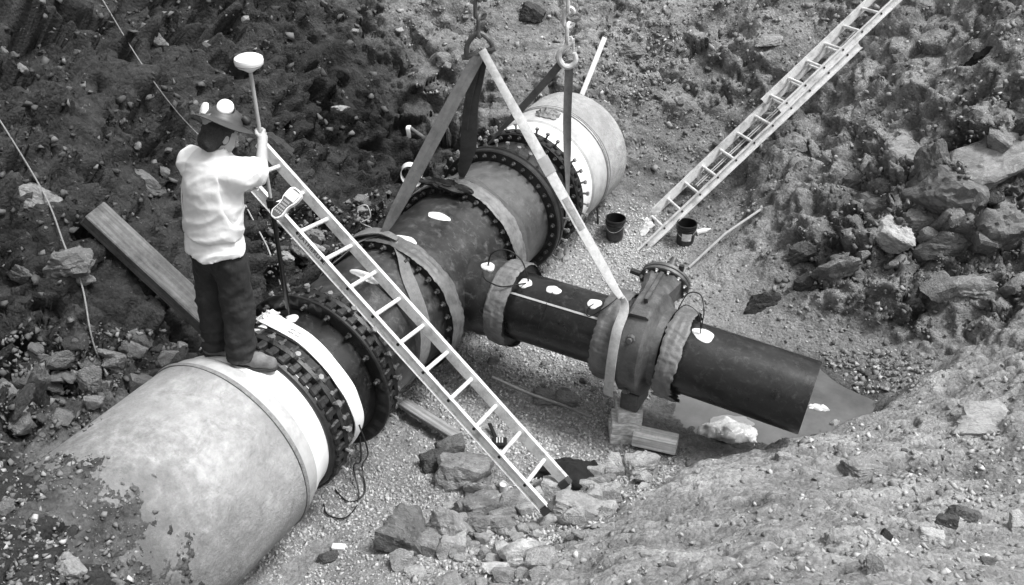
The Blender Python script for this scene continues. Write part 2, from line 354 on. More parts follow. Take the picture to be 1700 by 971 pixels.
# helper that finds the ground point seen along a sight line of the surveyed camera
_cy, _sy = math.cos(rad(CAM_YAW)), math.sin(rad(CAM_YAW)); _cp, _sp = math.cos(rad(CAM_PITCH)), math.sin(rad(CAM_PITCH))
_r = np.array([_cy, _sy, 0]); _fw = np.array([-_sy * _cp, _cy * _cp, -_sp]); _up = np.cross(_r, _fw)
def sight(px, py): return _fw + _r * (px - 850) / CAM_F - _up * (py - 485.5) / CAM_F
_ts = np.concatenate([np.arange(3.0, 14, .012), np.arange(14, 22, .1)])
def ground_at(px, py):
    d = sight(px, py); Q = np.array(CAM_LOC) + _ts[:, None] * d
    below = Q[:, 2] < hgt(Q[:, 0], Q[:, 1])
    k = int(np.argmax(below)) if below.any() else len(_ts) - 1
    return Vector(Q[k]), float(_ts[k])
def normal_at(x, y, e=.06):
    return Vector((gz(x - e, y) - gz(x + e, y), gz(x, y - e) - gz(x, y + e), 2 * e)).normalized()
def at_y(px, py, y):
    d = sight(px, py); return Vector(np.array(CAM_LOC) + d * (y - CAM_LOC[1]) / d[1])
def at_z(px, py, z):
    d = sight(px, py); return Vector(np.array(CAM_LOC) + d * (z - CAM_LOC[2]) / d[2])

# soil colour: dark damp clay in the left cut, dry silt elsewhere, pale crushed stone on the floor
tone = .185 + 0 * fx
tone += .060 * nearbank
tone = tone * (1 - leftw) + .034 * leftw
tone *= 1 - .15 * rockr
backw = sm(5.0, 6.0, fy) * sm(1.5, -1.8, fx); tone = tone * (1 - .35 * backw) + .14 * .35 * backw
tone *= (1 + (.40 - .25 * nearbank) * fbm(P3 * .7 + 11, 3, .5)) * (1 + .42 * (cval - .5))
pale = np.clip(fbm(P3 * 1.6 + 23, 3, .5) - .2, 0, 1); tone *= (1 + (1.0 - .75 * nearbank) * pale)
damp = np.clip(fbm(P3 * np.array([1.0, 1.0, 2.0]) + 77, 3, .5) - .12, 0, .4); tone *= (1 - 1.25 * damp * (1 - .6 * nearbank))
tone *= 1 + 1.1 * (cellv - .5) * np.clip(rk, 0, 1)
tone *= 1 + .6 * np.clip(sc_n, -.5, .5) * sm(.2, .5, Z0)
floorm = sm(.38, .16, Z0) * (1 - sm(1.9, 2.4, fx) * sm(2.0, 2.3, fy))
tone = tone * (1 - floorm) + .24 * (1 + .4 * fbm(P3 * 2 + 5, 3)) * floorm
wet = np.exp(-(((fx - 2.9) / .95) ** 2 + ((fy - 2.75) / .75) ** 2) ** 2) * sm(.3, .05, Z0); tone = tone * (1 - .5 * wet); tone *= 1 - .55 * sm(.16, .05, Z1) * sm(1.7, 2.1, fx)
tone = np.clip(tone, .012, .5)

def soil_material():
    m = bpy.data.materials.new('soil'); m.use_nodes = True; nt = m.node_tree; n = nt.nodes; l = nt.links; b = n['Principled BSDF']
    at = n.new('ShaderNodeAttribute'); at.attribute_name = 'tone'
    tc = n.new('ShaderNodeTexCoord')
    n1 = n.new('ShaderNodeTexNoise'); n1.inputs['Scale'].default_value = 38; n1.inputs['Detail'].default_value = 10; n1.inputs['Roughness'].default_value = .75
    n2 = n.new('ShaderNodeTexVoronoi'); n2.inputs['Scale'].default_value = 34; n2.inputs['Randomness'].default_value = 1
    nw = n.new('ShaderNodeTexNoise'); nw.inputs['Scale'].default_value = 9; nw.inputs['Detail'].default_value = 4
    ad = n.new('ShaderNodeMixRGB'); ad.blend_type = 'ADD'; ad.inputs['Fac'].default_value = .05
    l.new(tc.outputs['Object'], nw.inputs['Vector']); l.new(tc.outputs['Object'], ad.inputs['Color1']); l.new(nw.outputs['Color'], ad.inputs['Color2'])
    l.new(tc.outputs['Object'], n1.inputs['Vector']); l.new(ad.outputs[0], n2.inputs['Vector'])
    r = n.new('ShaderNodeMapRange'); r.inputs['From Min'].default_value = .3; r.inputs['From Max'].default_value = .7; r.inputs['To Min'].default_value = .68; r.inputs['To Max'].default_value = 1.32
    l.new(n1.outputs['Fac'], r.inputs['Value'])
    mu = n.new('ShaderNodeMixRGB'); mu.blend_type = 'MULTIPLY'; mu.inputs['Fac'].default_value = 1
    l.new(at.outputs['Color'], mu.inputs['Color1']); l.new(r.outputs[0], mu.inputs['Color2'])
    rc = n.new('ShaderNodeMapRange'); rc.inputs['To Min'].default_value = .75; rc.inputs['To Max'].default_value = 1.3
    l.new(n2.outputs['Color'], rc.inputs['Value'])
    mu2 = n.new('ShaderNodeMixRGB'); mu2.blend_type = 'MULTIPLY'; mu2.inputs['Fac'].default_value = 1
    l.new(mu.outputs[0], mu2.inputs['Color1']); l.new(rc.outputs[0], mu2.inputs['Color2']); l.new(mu2.outputs[0], b.inputs['Base Color'])
    b.inputs['Roughness'].default_value = .92; b.inputs['Specular IOR Level'].default_value = .25
    bp = n.new('ShaderNodeBump'); bp.inputs['Strength'].default_value = .9; bp.inputs['Distance'].default_value = .025
    bp2 = n.new('ShaderNodeBump'); bp2.inputs['Strength'].default_value = .55; bp2.inputs['Distance'].default_value = .02; bp2.invert = True
    l.new(n1.outputs['Fac'], bp.inputs['Height']); l.new(n2.outputs['Distance'], bp2.inputs['Height']); l.new(bp.outputs[0], bp2.inputs['Normal']); l.new(bp2.outputs[0], b.inputs['Normal'])
    return m
SOIL = soil_material()
nx, ny = len(GX), len(GY)
ii = np.arange(nx * ny).reshape(ny, nx)
quads = np.stack([ii[:-1, :-1].ravel(), ii[:-1, 1:].ravel(), ii[1:, 1:].ravel(), ii[1:, :-1].ravel()], 1)
me = bpy.data.meshes.new('ground'); me.vertices.add(nx * ny)
me.vertices.foreach_set('co', np.stack([VX, VY, Z1], 1).astype(np.float32).ravel())
me.loops.add(quads.size); me.loops.foreach_set('vertex_index', quads.ravel().astype(np.int32))
me.polygons.add(len(quads)); me.polygons.foreach_set('loop_start', np.arange(0, quads.size, 4, dtype=np.int32)); me.polygons.foreach_set('loop_total', np.full(len(quads), 4, np.int32))
me.update(calc_edges=True); me.polygons.foreach_set('use_smooth', np.ones(len(quads), bool))
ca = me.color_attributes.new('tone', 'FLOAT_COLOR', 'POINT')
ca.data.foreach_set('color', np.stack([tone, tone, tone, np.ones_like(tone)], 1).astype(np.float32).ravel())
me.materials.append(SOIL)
ground = bpy.data.objects.new('ground', me); COL.objects.link(ground); tag(ground, 'excavated pit with torn soil banks and stone bedding', kind='structure')
# ------------------------------------------------------------------ puddle
WATER = mat('muddy_water', .10, .10, .3, 3.0, .12, 9, spec=.5)
m_ = MB(); ring = []
for i in range(60):
    a = 2 * math.pi * i / 60; k = 1 + .12 * math.sin(3 * a + 1) + .07 * math.sin(5 * a)
    ring.append((2.95 + 1.05 * k * math.cos(a), 2.72 + .95 * k * math.sin(a), .045))
m_.add(ring, [tuple(range(60))]); tag(m_.build('puddle', WATER, smooth=False), 'muddy standing water at the foot of the bank', kind='structure')

# ------------------------------------------------------------------ pipeline materials
ZC = .979
CONC = mat('concrete', .33, .9, .25, 16, .6, 50, dirt=.22, dirt_scale=2.2, dirt_amt=.8, scuff=(.15, 5, (1, 1, 1)))
CONCN = mat('stained_concrete', .33, .9, .25, 16, .6, 50, dirt=.22, dirt_scale=2.2, dirt_amt=.8, scuff=(.15, 5, (1, 1, 1)), ydirt=(1.45, .75, .10))
MORTAR = mat('mortar', .42, .88, .10, 14, .15, 60, dirt=.27, dirt_scale=3, dirt_amt=.6)
WHITEST = mat('white_primer', .80, .45, .05, 8, .0, dirt=.6, dirt_scale=3, dirt_amt=.2)
GROUT = mat('grout_edge', .2, .9, .3, 25, .5, 60)
BLACKST = mat('black_coated_steel', .007, .30, .3, 7, .06, 30, dirt=.018, dirt_scale=2.6, dirt_amt=.7, scuff=(.06, 18, (1, 1, 1)))
GREYST = mat('dusty_grey_steel', .05, .42, .35, 5, .06, 30, dirt=.11, dirt_scale=2.2, dirt_amt=.85, scuff=(.15, 12, (1, 1, 1)))
TEEST = mat('dark_grey_steel', .017, .34, .35, 6, .06, 30, dirt=.060, dirt_scale=3.4, dirt_amt=.65, scuff=(.13, 13, (1, 1, 1)))
IRON = mat('dark_iron', .012, .45, .4, 18, .2, 60, dirt=.03, dirt_scale=7, dirt_amt=.6)
BOLTM = mat('bolt_metal', .03, .4, .4, 25, .1, 60, dirt=.15, dirt_scale=9, dirt_amt=.5, rnd=.4)
BOLTL = mat('bright_bolt_metal', .18, .4, .3, 25, .1, 60, dirt=.4, dirt_scale=9, dirt_amt=.6, rnd=.4)
WRAP = mat('flange_wrap', .085, .5, .25, 8, .35, 20, dirt=.14, dirt_scale=4, dirt_amt=.7)
WRAPL = mat('pale_flange_wrap', .115, .5, .25, 8, .4, 18, dirt=.20, dirt_scale=4, dirt_amt=.7)
PATCH = mat('white_patch', .66, .7, .12, 25, .6, 30, dirt=.5, dirt_scale=9, dirt_amt=.3)

def hexbolt(rh=.018, lh=.016, rs=.010, ls=.05, n=6):
    """hex nut at the origin with the stud standing out along +z"""
    m = MB(); m.lathe([(-lh, 0.001), (-lh, rh), (lh * .3, rh), (lh * .5, rh * .8), (lh * .5, rs), (ls, rs), (ls, .001)], axis='z', n=n); return m
def bolt_mesh(name, mb, m):
    me = bpy.data.meshes.new(name); me.from_pydata([tuple(v) for v in mb.v], [], mb.f); me.update(); me.materials.append(m); return me
BM_SHORT = bolt_mesh('bolt', hexbolt(.022, .018, .013, .04), BOLTM)
BM_LONG = bolt_mesh('bolt', hexbolt(.026, .022, .013, .05), BOLTM)
BM_T = bolt_mesh('bolt', MB().lathe([(0, .001), (0, .011), (.055, .011), (.055, .021), (.075, .021), (.075, .001)], axis='z', n=6), BOLTL)
def ring_matrix(s, r, a, axis='y', zdir=None, c=(0, 0, ZC)):
    """frame at angle a on a ring; zdir: 'out' radial, '+' or '-' along the pipe"""
    if axis == 'y': rad_ = Vector((math.cos(a), 0, math.sin(a))); ax = Vector((0, 1, 0)); p = Vector((c[0], s, c[2])) + rad_ * r
    else: rad_ = Vector((0, math.cos(a), math.sin(a))); ax = Vector((1, 0, 0)); p = Vector((s, c[1], c[2])) + rad_ * r
    z = rad_ if zdir == 'out' else ax * (1 if zdir == '+' else -1)
    x = (ax if zdir == 'out' else rad_); y = z.cross(x); x = y.cross(z)
    M = Matrix((x, y, z)).transposed().to_4x4(); M.translation = p; return M

# ---- near concrete pipe
t = thing('concrete_pipe', (0, -2.5, ZC - .69), 'large pale concrete pipe the worker stands on, half buried in rubble', 'pipe')
MB().lathe([(-4.4, .57), (-4.4, .69), (-2, .69), (-.575, .69), (-.565, .683)], (0, 0, ZC), n=160, wob=.0012).build('barrel', CONCN, t)
MB().lathe([(-.570, .66), (-.570, .697), (-.560, .700), (-.545, .700), (-.538, .694), (-.536, .65)], (0, 0, ZC), n=160, wob=.0015).build('grout_band', GROUT, t)
MB().lathe([(-.537, .64), (-.537, .684), (-.46, .672), (-.42, .655), (-.405, .645)], (0, 0, ZC), n=160, wob=.001).build('mortar_collar', MORTAR, t)
MB().lathe([(-.407, .62), (-.405, .643), (-.36, .636), (-.30, .612), (-.20, .597), (-.14, .595)], (0, 0, ZC), n=160).build('spigot', WHITEST, t)

# ---- far concrete pipe
t = thing('concrete_pipe', (0, 4.6, ZC - .63), 'pale concrete pipe with a white end running into the far bank, wire band round it', 'pipe')
MB().lathe([(4.43, .625), (4.44, .64), (4.7, .64), (4.90, .64), (4.92, .60), (4.92, .5)], (0, 0, ZC), n=128, wob=.001).build('barrel', CONC, t)
MB().lathe([(4.44, .60), (4.43, .633), (4.2, .632), (4.10, .628), (4.08, .61)], (0, 0, ZC), n=128).build('mortar_collar', MORTAR, t)
MB().lathe([(4.085, .61), (4.0, .607), (3.86, .595), (3.70, .594)], (0, 0, ZC), n=128).build('spigot', WHITEST, t)
mb = MB()
for s0 in (4.40, 4.46): mb.tube([(.641 * math.cos(a), s0 + .006 * math.sin(5 * a), ZC + .641 * math.sin(a)) for a in np.linspace(-.6, 3.6, 60)], .0045, 6)
mb.build('wire_band', mat('steel_wire', .16, .5, .2), t)
rg = MB()     # crumpled rag lying on top of the far pipe
def crumple(c, ex, ey, h, n=14, seed=0, nrm=Vector((0, 0, 1)), fold=.5):
    """closed crumpled sheet: returns verts, faces; sits on the plane through c"""
    r_ = np.random.default_rng(seed); ex = Vector(ex); ey = Vector(ey); v = []; f = []
    G = [(i, j) for j in range(n + 1) for i in range(n + 1)]
    uv = np.array([(i / n * 2 - 1, j / n * 2 - 1) for i, j in G]); q = np.stack([uv[:, 0] * 1.6 + seed * 3.1, uv[:, 1] * 1.6, np.full(len(uv), seed * .7)], 1)
    hh = np.abs(fbm(q * 1.3, 4, .6)) * 1.8 + .12; d1 = fbm(q + 40, 3); d2 = fbm(q + 80, 3)
    rr = np.sqrt((uv ** 2).sum(1)); edge = np.clip(1.25 - rr, 0, 1) ** .6
    for lay in (1, -1):
        for k in range(len(uv)):
            z = hh[k] * edge[k] * h if lay > 0 else -.008
            v.append(Vector(c) + ex * (uv[k][0] * (1 - .25 * abs(uv[k][1])) + fold * d1[k] * .6) + ey * (uv[k][1] * (1 - .2 * abs(uv[k][0])) + fold * d2[k] * .6) + nrm * z)
    N = (n + 1) ** 2
    for j in range(n):
        for i in range(n):
            a = j * (n + 1) + i; f.append((a, a + 1, a + n + 2, a + n + 1)); f.append((N + a, N + a + n + 1, N + a + n + 2, N + a + 1))
    bnd = [i for i in range(n)] + [n + j * (n + 1) for j in range(n)] + [N - 1 - i for i in range(n)] + [(n - j) * (n + 1) for j in range(n)]
    for k in range(len(bnd)): a, b = bnd[k], bnd[(k + 1) % len(bnd)]; f.append((b, a, N + a, N + b))
    return v, f
def crumpled(name, c, ex, ey, h, m, label, cat, seed, n=14, nrm=(0, 0, 1), fold=.5):
    v, f = crumple(c, ex, ey, h, n, seed, Vector(nrm), fold)
    o = mesh_obj(name, v, f, m, None, True, c, 50); return tag(o, label, cat)
crumpled('rag', (.0, 4.27, ZC + .637), (.13, 0, 0), (0, .10, 0), .07, mat('grey_rag', .20, .95, .3, 12, .4, 30), 'crumpled grey rag lying on top of the far concrete pipe', 'rag', 3, 16)

# ---- couplings: follower rings, lugs and bolts
def lug_mesh():
    m = MB(); m.box((0, 0, .0), ((1, 0, 0), (0, 1, 0), (0, 0, 1)), (.050, .030, .032), .012)
    m.box((-.03, 0, .028), ((1, 0, 0), (0, 1, 0), (0, 0, 1)), (.024, .034, .016), .010)
    return bolt_mesh('lug', m, IRON)
LUG = lug_mesh()
def coupling(s0, s1, label, nb, rin, rout, face_dir, heads):
    """s0..s1 along the pipe"""
    t = thing('pipe_coupling', (0, (s0 + s1) / 2, ZC - rout), label, 'coupling', 'bolted couplings on the main pipe')
    w = (s1 - s0)
    MB().lathe([(s0, rin - .03), (s0, rout - .035), (s0 + .012, rout - .02), (s0 + .045, rout - .015), (s0 + .055, rout - .035), (s0 + .06, rin - .02)], (0, 0, ZC), n=120, wob=.001).build('follower_ring', IRON, t)
    MB().lathe([(s1 - .05, rin - .03), (s1 - .05, rout - .04), (s1 - .042, rout - .01), (s1 - .012, rout), (s1, rout - .01), (s1, rin - .03)], (0, 0, ZC), n=120, wob=.001).build('follower_ring', IRON, t)
    MB().lathe([(s0 + .04, rin + .004), (s1 - .03, rin + .004)], (0, 0, ZC), n=120).build('middle_ring', IRON, t)
    for k in range(nb):
        a = 2 * math.pi * (k + .5) / nb; j = random.uniform(-.006, .006)
        inst('lug', LUG, t, ring_matrix((s0 + s1) / 2 + j, rin + .026, a, 'y', 'out'))
        inst('bolt', BM_LONG, t, ring_matrix(s1 + .008 + j, rin + .050, a, 'y', '+'))
        if k % 2 == 0: inst('clamp_bolt', BM_T, t, ring_matrix(s1 - .03, rin + .04, a + .07, 'y', 'out'))
        if heads: inst('bolt', BM_SHORT, t, ring_matrix(s0 - .004 + j, rin + .045, a, 'y', '-'))
    return t
coupling(-.215, -.045, 'black bolted coupling ring right beside the worker\'s boots', 40, .585, .650, '+', False)

# ---- short black spool with the upright rim
t = thing('steel_spool', (0, .25, ZC - .66), 'short black steel spool with an upright rim, white webbing round it', 'pipe')
MB().lathe([(-.09, .552), (.1, .552), (.41, .552), (.46, .552)], (0, 0, ZC), n=128).build('barrel', BLACKST, t)
MB().lathe([(.405, .55), (.405, .655), (.412, .665), (.430, .665), (.437, .655), (.437, .55)], (0, 0, ZC), n=128).build('rim', BLACKST, t)
for a in np.linspace(.25, 2.9, 9): inst('stud', BM_SHORT, t, ring_matrix(.395, .61, a, 'y', '-'))
coupling(.445, .585, 'black bolted coupling between the rimmed spool and the tee pipe, under the ladder', 40, .57, .635, '+', False)

def tape_band(parent, s0, s1, R, seed, m, rag, axis, c, n=220):
    """wide tape wound round a flange: overlapping turns, torn edges"""
    A = np.linspace(0, 2 * math.pi, n, endpoint=False); ring = np.stack([np.cos(A), np.sin(A), 0 * A + seed * 3.7], 1)
    e0 = rag * (1.2 * fbm(ring * 2.2, 4, .7) + .5 * fbm(ring * 9, 3, .7)) * (1 + 1.5 * np.clip(-np.sin(A + .4), 0, 1)); e1 = rag * (1.2 * fbm(ring * 2.2 + 31, 4, .7) + .5 * fbm(ring * 9 + 31, 3, .7)) * (1 + 2.2 * np.clip(-np.sin(A + .4), 0, 1))
    K = 15; v = []; f = []; cols = []
    for k in range(K):
        u = k / (K - 1); q = np.stack([np.cos(A) * 2.5, np.sin(A) * 2.5, 0 * A + u * 1.3 + seed], 1); cr = np.stack([np.cos(A) * 9, np.sin(A) * 9, 0 * A + u * 1.2 + seed], 1)
        turn = (u * 2.6 + A / (2 * math.pi) + seed * .37) % 1.0
        r = R - .010 + .008 * fbm(q, 3) + .006 * fbm(cr * 1.6, 3) + .006 * turn - .006 * (abs(u - .5) * 2) ** 8; t_ = s0 + (s1 - s0) * u + e0 * (1 - u) ** 2 - e1 * u ** 2
        cols.append((t_, r))
    for i in range(n):
        for k in range(K):
            t_, r = cols[k][0][i], cols[k][1][i]; ca, sa = r * math.cos(A[i]), r * math.sin(A[i])
            v.append((c[0] + ca, t_, c[2] + sa) if axis == 'y' else (t_, c[1] + ca, c[2] + sa))
    for i in range(n):
        for k in range(K - 1): f.append((i * K + k, ((i + 1) % n) * K + k, ((i + 1) % n) * K + k + 1, i * K + k + 1))
    return mesh_obj('flange_wrap', v, f, m, parent, True, None, 40)
# ---- steel tee with flange wraps
t = thing('steel_tee', (0, 2.0, ZC - .64), 'large dark steel pipe tee with two taped flanges and white weld patches', 'pipe tee')
MB().lathe([(.55, .548), (1.2, .548), (1.36, .548), (1.4, .56)], (0, 0, ZC), n=128).build('run_pipe', TEEST, t)
mb = MB(); mb.lathe([(1.45, .56), (1.54, .552), (2.0, .550), (2.42, .552), (2.5, .56)], (0, 0, ZC), n=128)
mb.build('tee_body', TEEST, t)
BR = (0, 2.0, .93)
MB().lathe([(.30, .37), (.50, .345), (.58, .335), (.62, .345), (.66, .335), (.76, .330)], BR, 'x', 80).build('branch_neck', TEEST, t)
MB().lathe([(2.62, .548), (2.9, .548), (3.24, .548)], (0, 0, ZC), n=128).build('far_run_pipe', GREYST, t)
for (s0, s1) in ((1.37, 1.53), (2.44, 2.62)):
    MB().lathe([(s0 + .015, .54), (s0 + .015, .618), (s1 - .015, .618), (s1 - .015, .54)], (0, 0, ZC), n=128).build('flange', IRON, t)
    tape_band(t, s0, s1, .642, 11 if s0 < 2 else 12, WRAP if s0 < 2 else WRAPL, .022, 'y', (0, 0, ZC), 260)
    for k in range(32):
        a = 2 * math.pi * k / 32
        inst('bolt', BM_SHORT, t, ring_matrix(s0 + .0, .590, a, 'y', '-'))
def patch(name, c, e1, e2, nrm, r1, r2, seed, parent, m=PATCH, th=.008, curve=0.0):
    """flat irregular blob lying on a surface; curve: 1/radius of the pipe across e1"""
    r_ = np.random.default_rng(seed); c = Vector(c); e1 = Vector(e1); e2 = Vector(e2); nrm = Vector(nrm); n = 44; ph = r_.uniform(0, 6.28, 3); v = []; f = []
    for lay, (k, h) in enumerate(((1.0, -.02), (1.0, th * .4), (.8, th), (.4, th * 1.15))):
        for i in range(n):
            a = 2 * math.pi * i / n; q = k * (1 + .10 * math.sin(2 * a + ph[0]) + .07 * math.sin(3 * a + ph[1]) + .04 * math.sin(5 * a + ph[2]))
            x_, y_ = r1 * q * math.cos(a), r2 * q * math.sin(a)
            v.append(c + e1 * x_ + e2 * y_ + nrm * (h - .5 * curve * x_ * x_))
    for lay in range(3):
        for i in range(n): f.append((lay * n + i, lay * n + (i + 1) % n, (lay + 1) * n + (i + 1) % n, (lay + 1) * n + i))
    f.append(tuple(3 * n + i for i in range(n)))
    return mesh_obj(name, v, f, m, parent, True, None, 60)
def main_patch(s, ang, r1, r2, seed, parent, R, **kw):
    rd = Vector((math.cos(ang), 0, math.sin(ang))); return patch('white_patch', Vector((0, s, ZC)) + rd * R, (-math.sin(ang), 0, math.cos(ang)), (0, 1, 0), rd, r1, r2, seed, parent, curve=1 / R, **kw)
main_patch(2.08, 1.45, .10, .055, 1, t, .55); main_patch(1.62, 1.50, .10, .05, 2, t, .55)
main_patch(1.02, 1.45, .13, .05, 3, t, .548)
def br_patch(x, ang, r1, r2, seed, parent, R):
    rd = Vector((0, math.cos(ang), math.sin(ang))); return patch('white_patch', Vector((x, 2.0, .93)) + rd * R, (0, -math.sin(ang), math.cos(ang)), (1, 0, 0), rd, r1, r2, seed, parent, curve=1 / R)
br_patch(.63, 1.75, .055, .055, 5, t, .345)
# ragged torn wrap on the top of the far flange
v, f = crumple((-.1, 2.45, ZC + .63), (.28, 0, 0), (0, .07, 0), .06, 14, 8, Vector((0, 0, 1)), .6)
mesh_obj('torn_wrap', v, f, IRON, t, True, None, 40)

# ---- far flange joint and coupling
t = thing('pipe_flange', (0, 3.28, ZC - .66), 'dark bolted flange ring on the far side of the tee, nuts facing the tee', 'flange')
MB().lathe([(3.22, .54), (3.22, .645), (3.23, .655), (3.27, .655), (3.28, .64), (3.29, .64), (3.30, .655), (3.34, .655), (3.35, .645), (3.35, .55)], (0, 0, ZC), n=128).build('ring', IRON, t)
for k in range(36):
    a = 2 * math.pi * (k + .3) / 36
    inst('bolt', BM_SHORT, t, ring_matrix(3.215, .600, a, 'y', '-'))
    inst('clamp_bolt', BM_T, t, ring_matrix(3.33, .645, a + .05, 'y', 'out'))
t = thing('steel_spool', (0, 3.5, ZC - .56), 'short dark steel spool between the far flange ring and far coupling', 'pipe')
MB().lathe([(3.34, .556), (3.5, .556), (3.74, .556)], (0, 0, ZC), n=128).build('barrel', TEEST, t)
main_patch(3.40, 1.75, .07, .04, 14, t, .556)
t = thing('pipe_coupling', (0, 3.76, ZC - .66), 'dark coupling ring with bolts standing out against the white far pipe end', 'coupling', 'bolted couplings on the main pipe')
MB().lathe([(3.69, .55), (3.69, .63), (3.70, .64), (3.73, .64), (3.735, .62), (3.77, .62), (3.775, .64), (3.81, .64), (3.82, .63), (3.82, .58)], (0, 0, ZC), n=128).build('ring', IRON, t)
for k in range(36):
    a = 2 * math.pi * k / 36
    inst('bolt', BM_T, t, ring_matrix(3.80, .63, a, 'y', 'out'))
    inst('lug', LUG, t, ring_matrix(3.755, .615, a + .06, 'y', 'out'))
    inst('nut', BM_SHORT, t, ring_matrix(3.685, .60, a + .03, 'y', '-'))

# ------------------------------------------------------------------ branch line
BY, BZ = 2.0, .93
def wrap_band(parent, x0, x1, R, seed, m, rag=.012): return tape_band(parent, x0, x1, R, seed, m, rag, 'x', (0, BY, BZ))
t = thing('branch_pipe', (1.3, BY, BZ - .37), 'black branch spool between the tee and the gate valve, both ends taped', 'pipe')
MB().lathe([(.76, .288), (1.3, .288), (1.84, .288)], (0, BY, BZ), 'x', 80).build('barrel', BLACKST, t)
MB().lathe([(.77, .28), (.77, .352), (.90, .352), (.90, .28)], (0, BY, BZ), 'x', 80).build('flange', IRON, t)
wrap_band(t, .745, .925, .372, 1, WRAPL)
MB().lathe([(1.72, .28), (1.72, .352), (1.86, .352), (1.86, .28)], (0, BY, BZ), 'x', 80).build('flange', IRON, t)
wrap_band(t, 1.70, 1.875, .378, 2, WRAP, .014)
mb = MB(); mb.box((1.32, BY - .175, BZ + .232), ((1, 0, 0), (0, .75, .66), (0, -.66, .75)), (.41, .008, .006)); mb.build('weld_strip', mat('pale_strip', .5, .6, .2), t)
for i, x in enumerate((.98, 1.23, 1.60)): br_patch(x, 1.78 if i != 1 else 1.72, .05, .06, 20 + i, t, .288)
t = thing('end_pipe', (2.28, BY, BZ), 'short black open-ended pipe beyond the valve, hanging over the puddle', 'pipe')
MB().lathe([(3.345, .262), (2.4, .262), (2.30, .262), (2.30, .290), (2.8, .290), (3.345, .290), (3.345, .262)], (0, BY, BZ), 'x', 96).build('barrel', BLACKST, t)
MB().lathe([(2.24, .28), (2.24, .350), (2.34, .350), (2.34, .28)], (0, BY, BZ), 'x', 80).build('flange', IRON, t)
wrap_band(t, 2.215, 2.375, .372, 3, WRAPL, .018)
br_patch(2.47, 1.72, .07, .08, 31, t, .290)
t.rotation_euler = (0, rad(4.4), rad(3.4))

# ---- gate valve, lying back with its bonnet pointing away over the branch
VALVEM = mat('valve_iron', .05, .45, .3, 9, .2, 45, dirt=.11, dirt_scale=4, dirt_amt=.7, scuff=(.16, 9, (1, 1, 1)))
t = thing('gate_valve', (2.04, BY, .42), 'dark iron gate valve tilted back, its round bonnet flange ringed with bright bolts', 'valve')
D = Vector((-.05, .93, .36)).normalized(); U = Vector((1, .05, 0)).normalized(); U = (U - D * U.dot(D)).normalized(); N_ = U.cross(D).normalized()    # stem direction; along the pipe; third
C0 = Vector((2.03, BY, BZ)); CD = Vector((1.99, 2.43, 1.235))
def loft(mb, rows):
    """rows: list of (centre, ax, ay, half a, half b, chamfer) octagonal sections"""
    v = []; f = []
    for (c, a, b, ha, hb, ch) in rows:
        for (x, y) in ((ha - ch, -hb), (ha, -hb + ch), (ha, hb - ch), (ha - ch, hb), (-ha + ch, hb), (-ha, hb - ch), (-ha, -hb + ch), (-ha + ch, -hb)):
            v.append(Vector(c) + Vector(a) * x + Vector(b) * y)
    n = 8
    for j in range(len(rows) - 1):
        for i in range(n): f.append((j * n + i, j * n + (i + 1) % n, (j + 1) * n + (i + 1) % n, (j + 1) * n + i))
    f.append(tuple(range(n))[::-1]); f.append(tuple((len(rows) - 1) * n + i for i in range(n)))
    mb.add(v, f)
mb = MB(); v = []; f = []; m = 48     # flat round body, thin along the pipe, with a raised rim
hw = [(-.175, .74), (-.135, .76), (-.105, .84), (-.095, .96), (-.08, 1.0), (.08, 1.0), (.095, .96), (.105, .84), (.135, .76), (.195, .74)]
for (x, k) in hw:
    for i in range(m):
        a = 2 * math.pi * i / m; v.append(C0 + Vector((x, .415 * k * math.cos(a), .43 * k * math.sin(a) + .02)))
for j in range(len(hw) - 1):
    for i in range(m): f.append((j * m + i, j * m + (i + 1) % m, (j + 1) * m + (i + 1) % m, (j + 1) * m + i))
f.append(tuple(range(m))); f.append(tuple((len(hw) - 1) * m + i for i in range(m)))
mb.add(v, f); mb.build('body', VALVEM, t)
BIGN = bolt_mesh('bolt', hexbolt(.036, .030, .020, .045, 8), mat('dull_nut', .09, .5, .3))
for (y_, z_) in ((-.34, .265), (-.34, -.225)): inst('bolt', BIGN, t, Matrix.Translation(C0 + Vector((0, y_, z_))) @ Matrix.Rotation(rad(80), 4, 'X'))
mb = MB(); loft(mb, [(C0 + Vector((0, -.20, .33)), U, N_, .082, .10, .02), (C0 + Vector((-.01, .03, .345)), U, N_, .085, .105, .02), (CD * .6 + (C0 + Vector((0, .1, .34))) * .4, U, N_, .13, .135, .05), (CD - D * .004, U, N_, .155, .16, .06)])
mb.build('bonnet', VALVEM, t)
mb = MB(); loft(mb, [(C0 + Vector((.0, -.05, .37)), U, N_, .016, .13, .004), (CD - D * .01 + N_ * .01, U, N_, .016, .172, .004)]); mb.build('rib', VALVEM, t)
def disc(mb, c, ax, r, h0, h1, n=40):
    a = Vector(ax).normalized(); x = a.orthogonal().normalized(); y = a.cross(x); v = []; f = []
    for (h, rr) in ((h0, r - .008), (h0 + .006, r), (h1 - .006, r), (h1, r - .008)):
        for i in range(n): w = 2 * math.pi * i / n; v.append(Vector(c) + a * h + (x * math.cos(w) + y * math.sin(w)) * rr)
    for j in range(3):
        for i in range(n): f.append((j * n + i, j * n + (i + 1) % n, (j + 1) * n + (i + 1) % n, (j + 1) * n + i))
    f.append(tuple(range(n))[::-1]); f.append(tuple(3 * n + i for i in range(n))); mb.add(v, f)
mb = MB(); disc(mb, CD, D, .208, 0, .035); disc(mb, CD + D * .04, D, .204, 0, .035); mb.build('bonnet_flange', VALVEM, t)
ZINC = bolt_mesh('bolt', hexbolt(.016, .012, .008, .025), mat('zinc_bolt', .55, .35, .2))
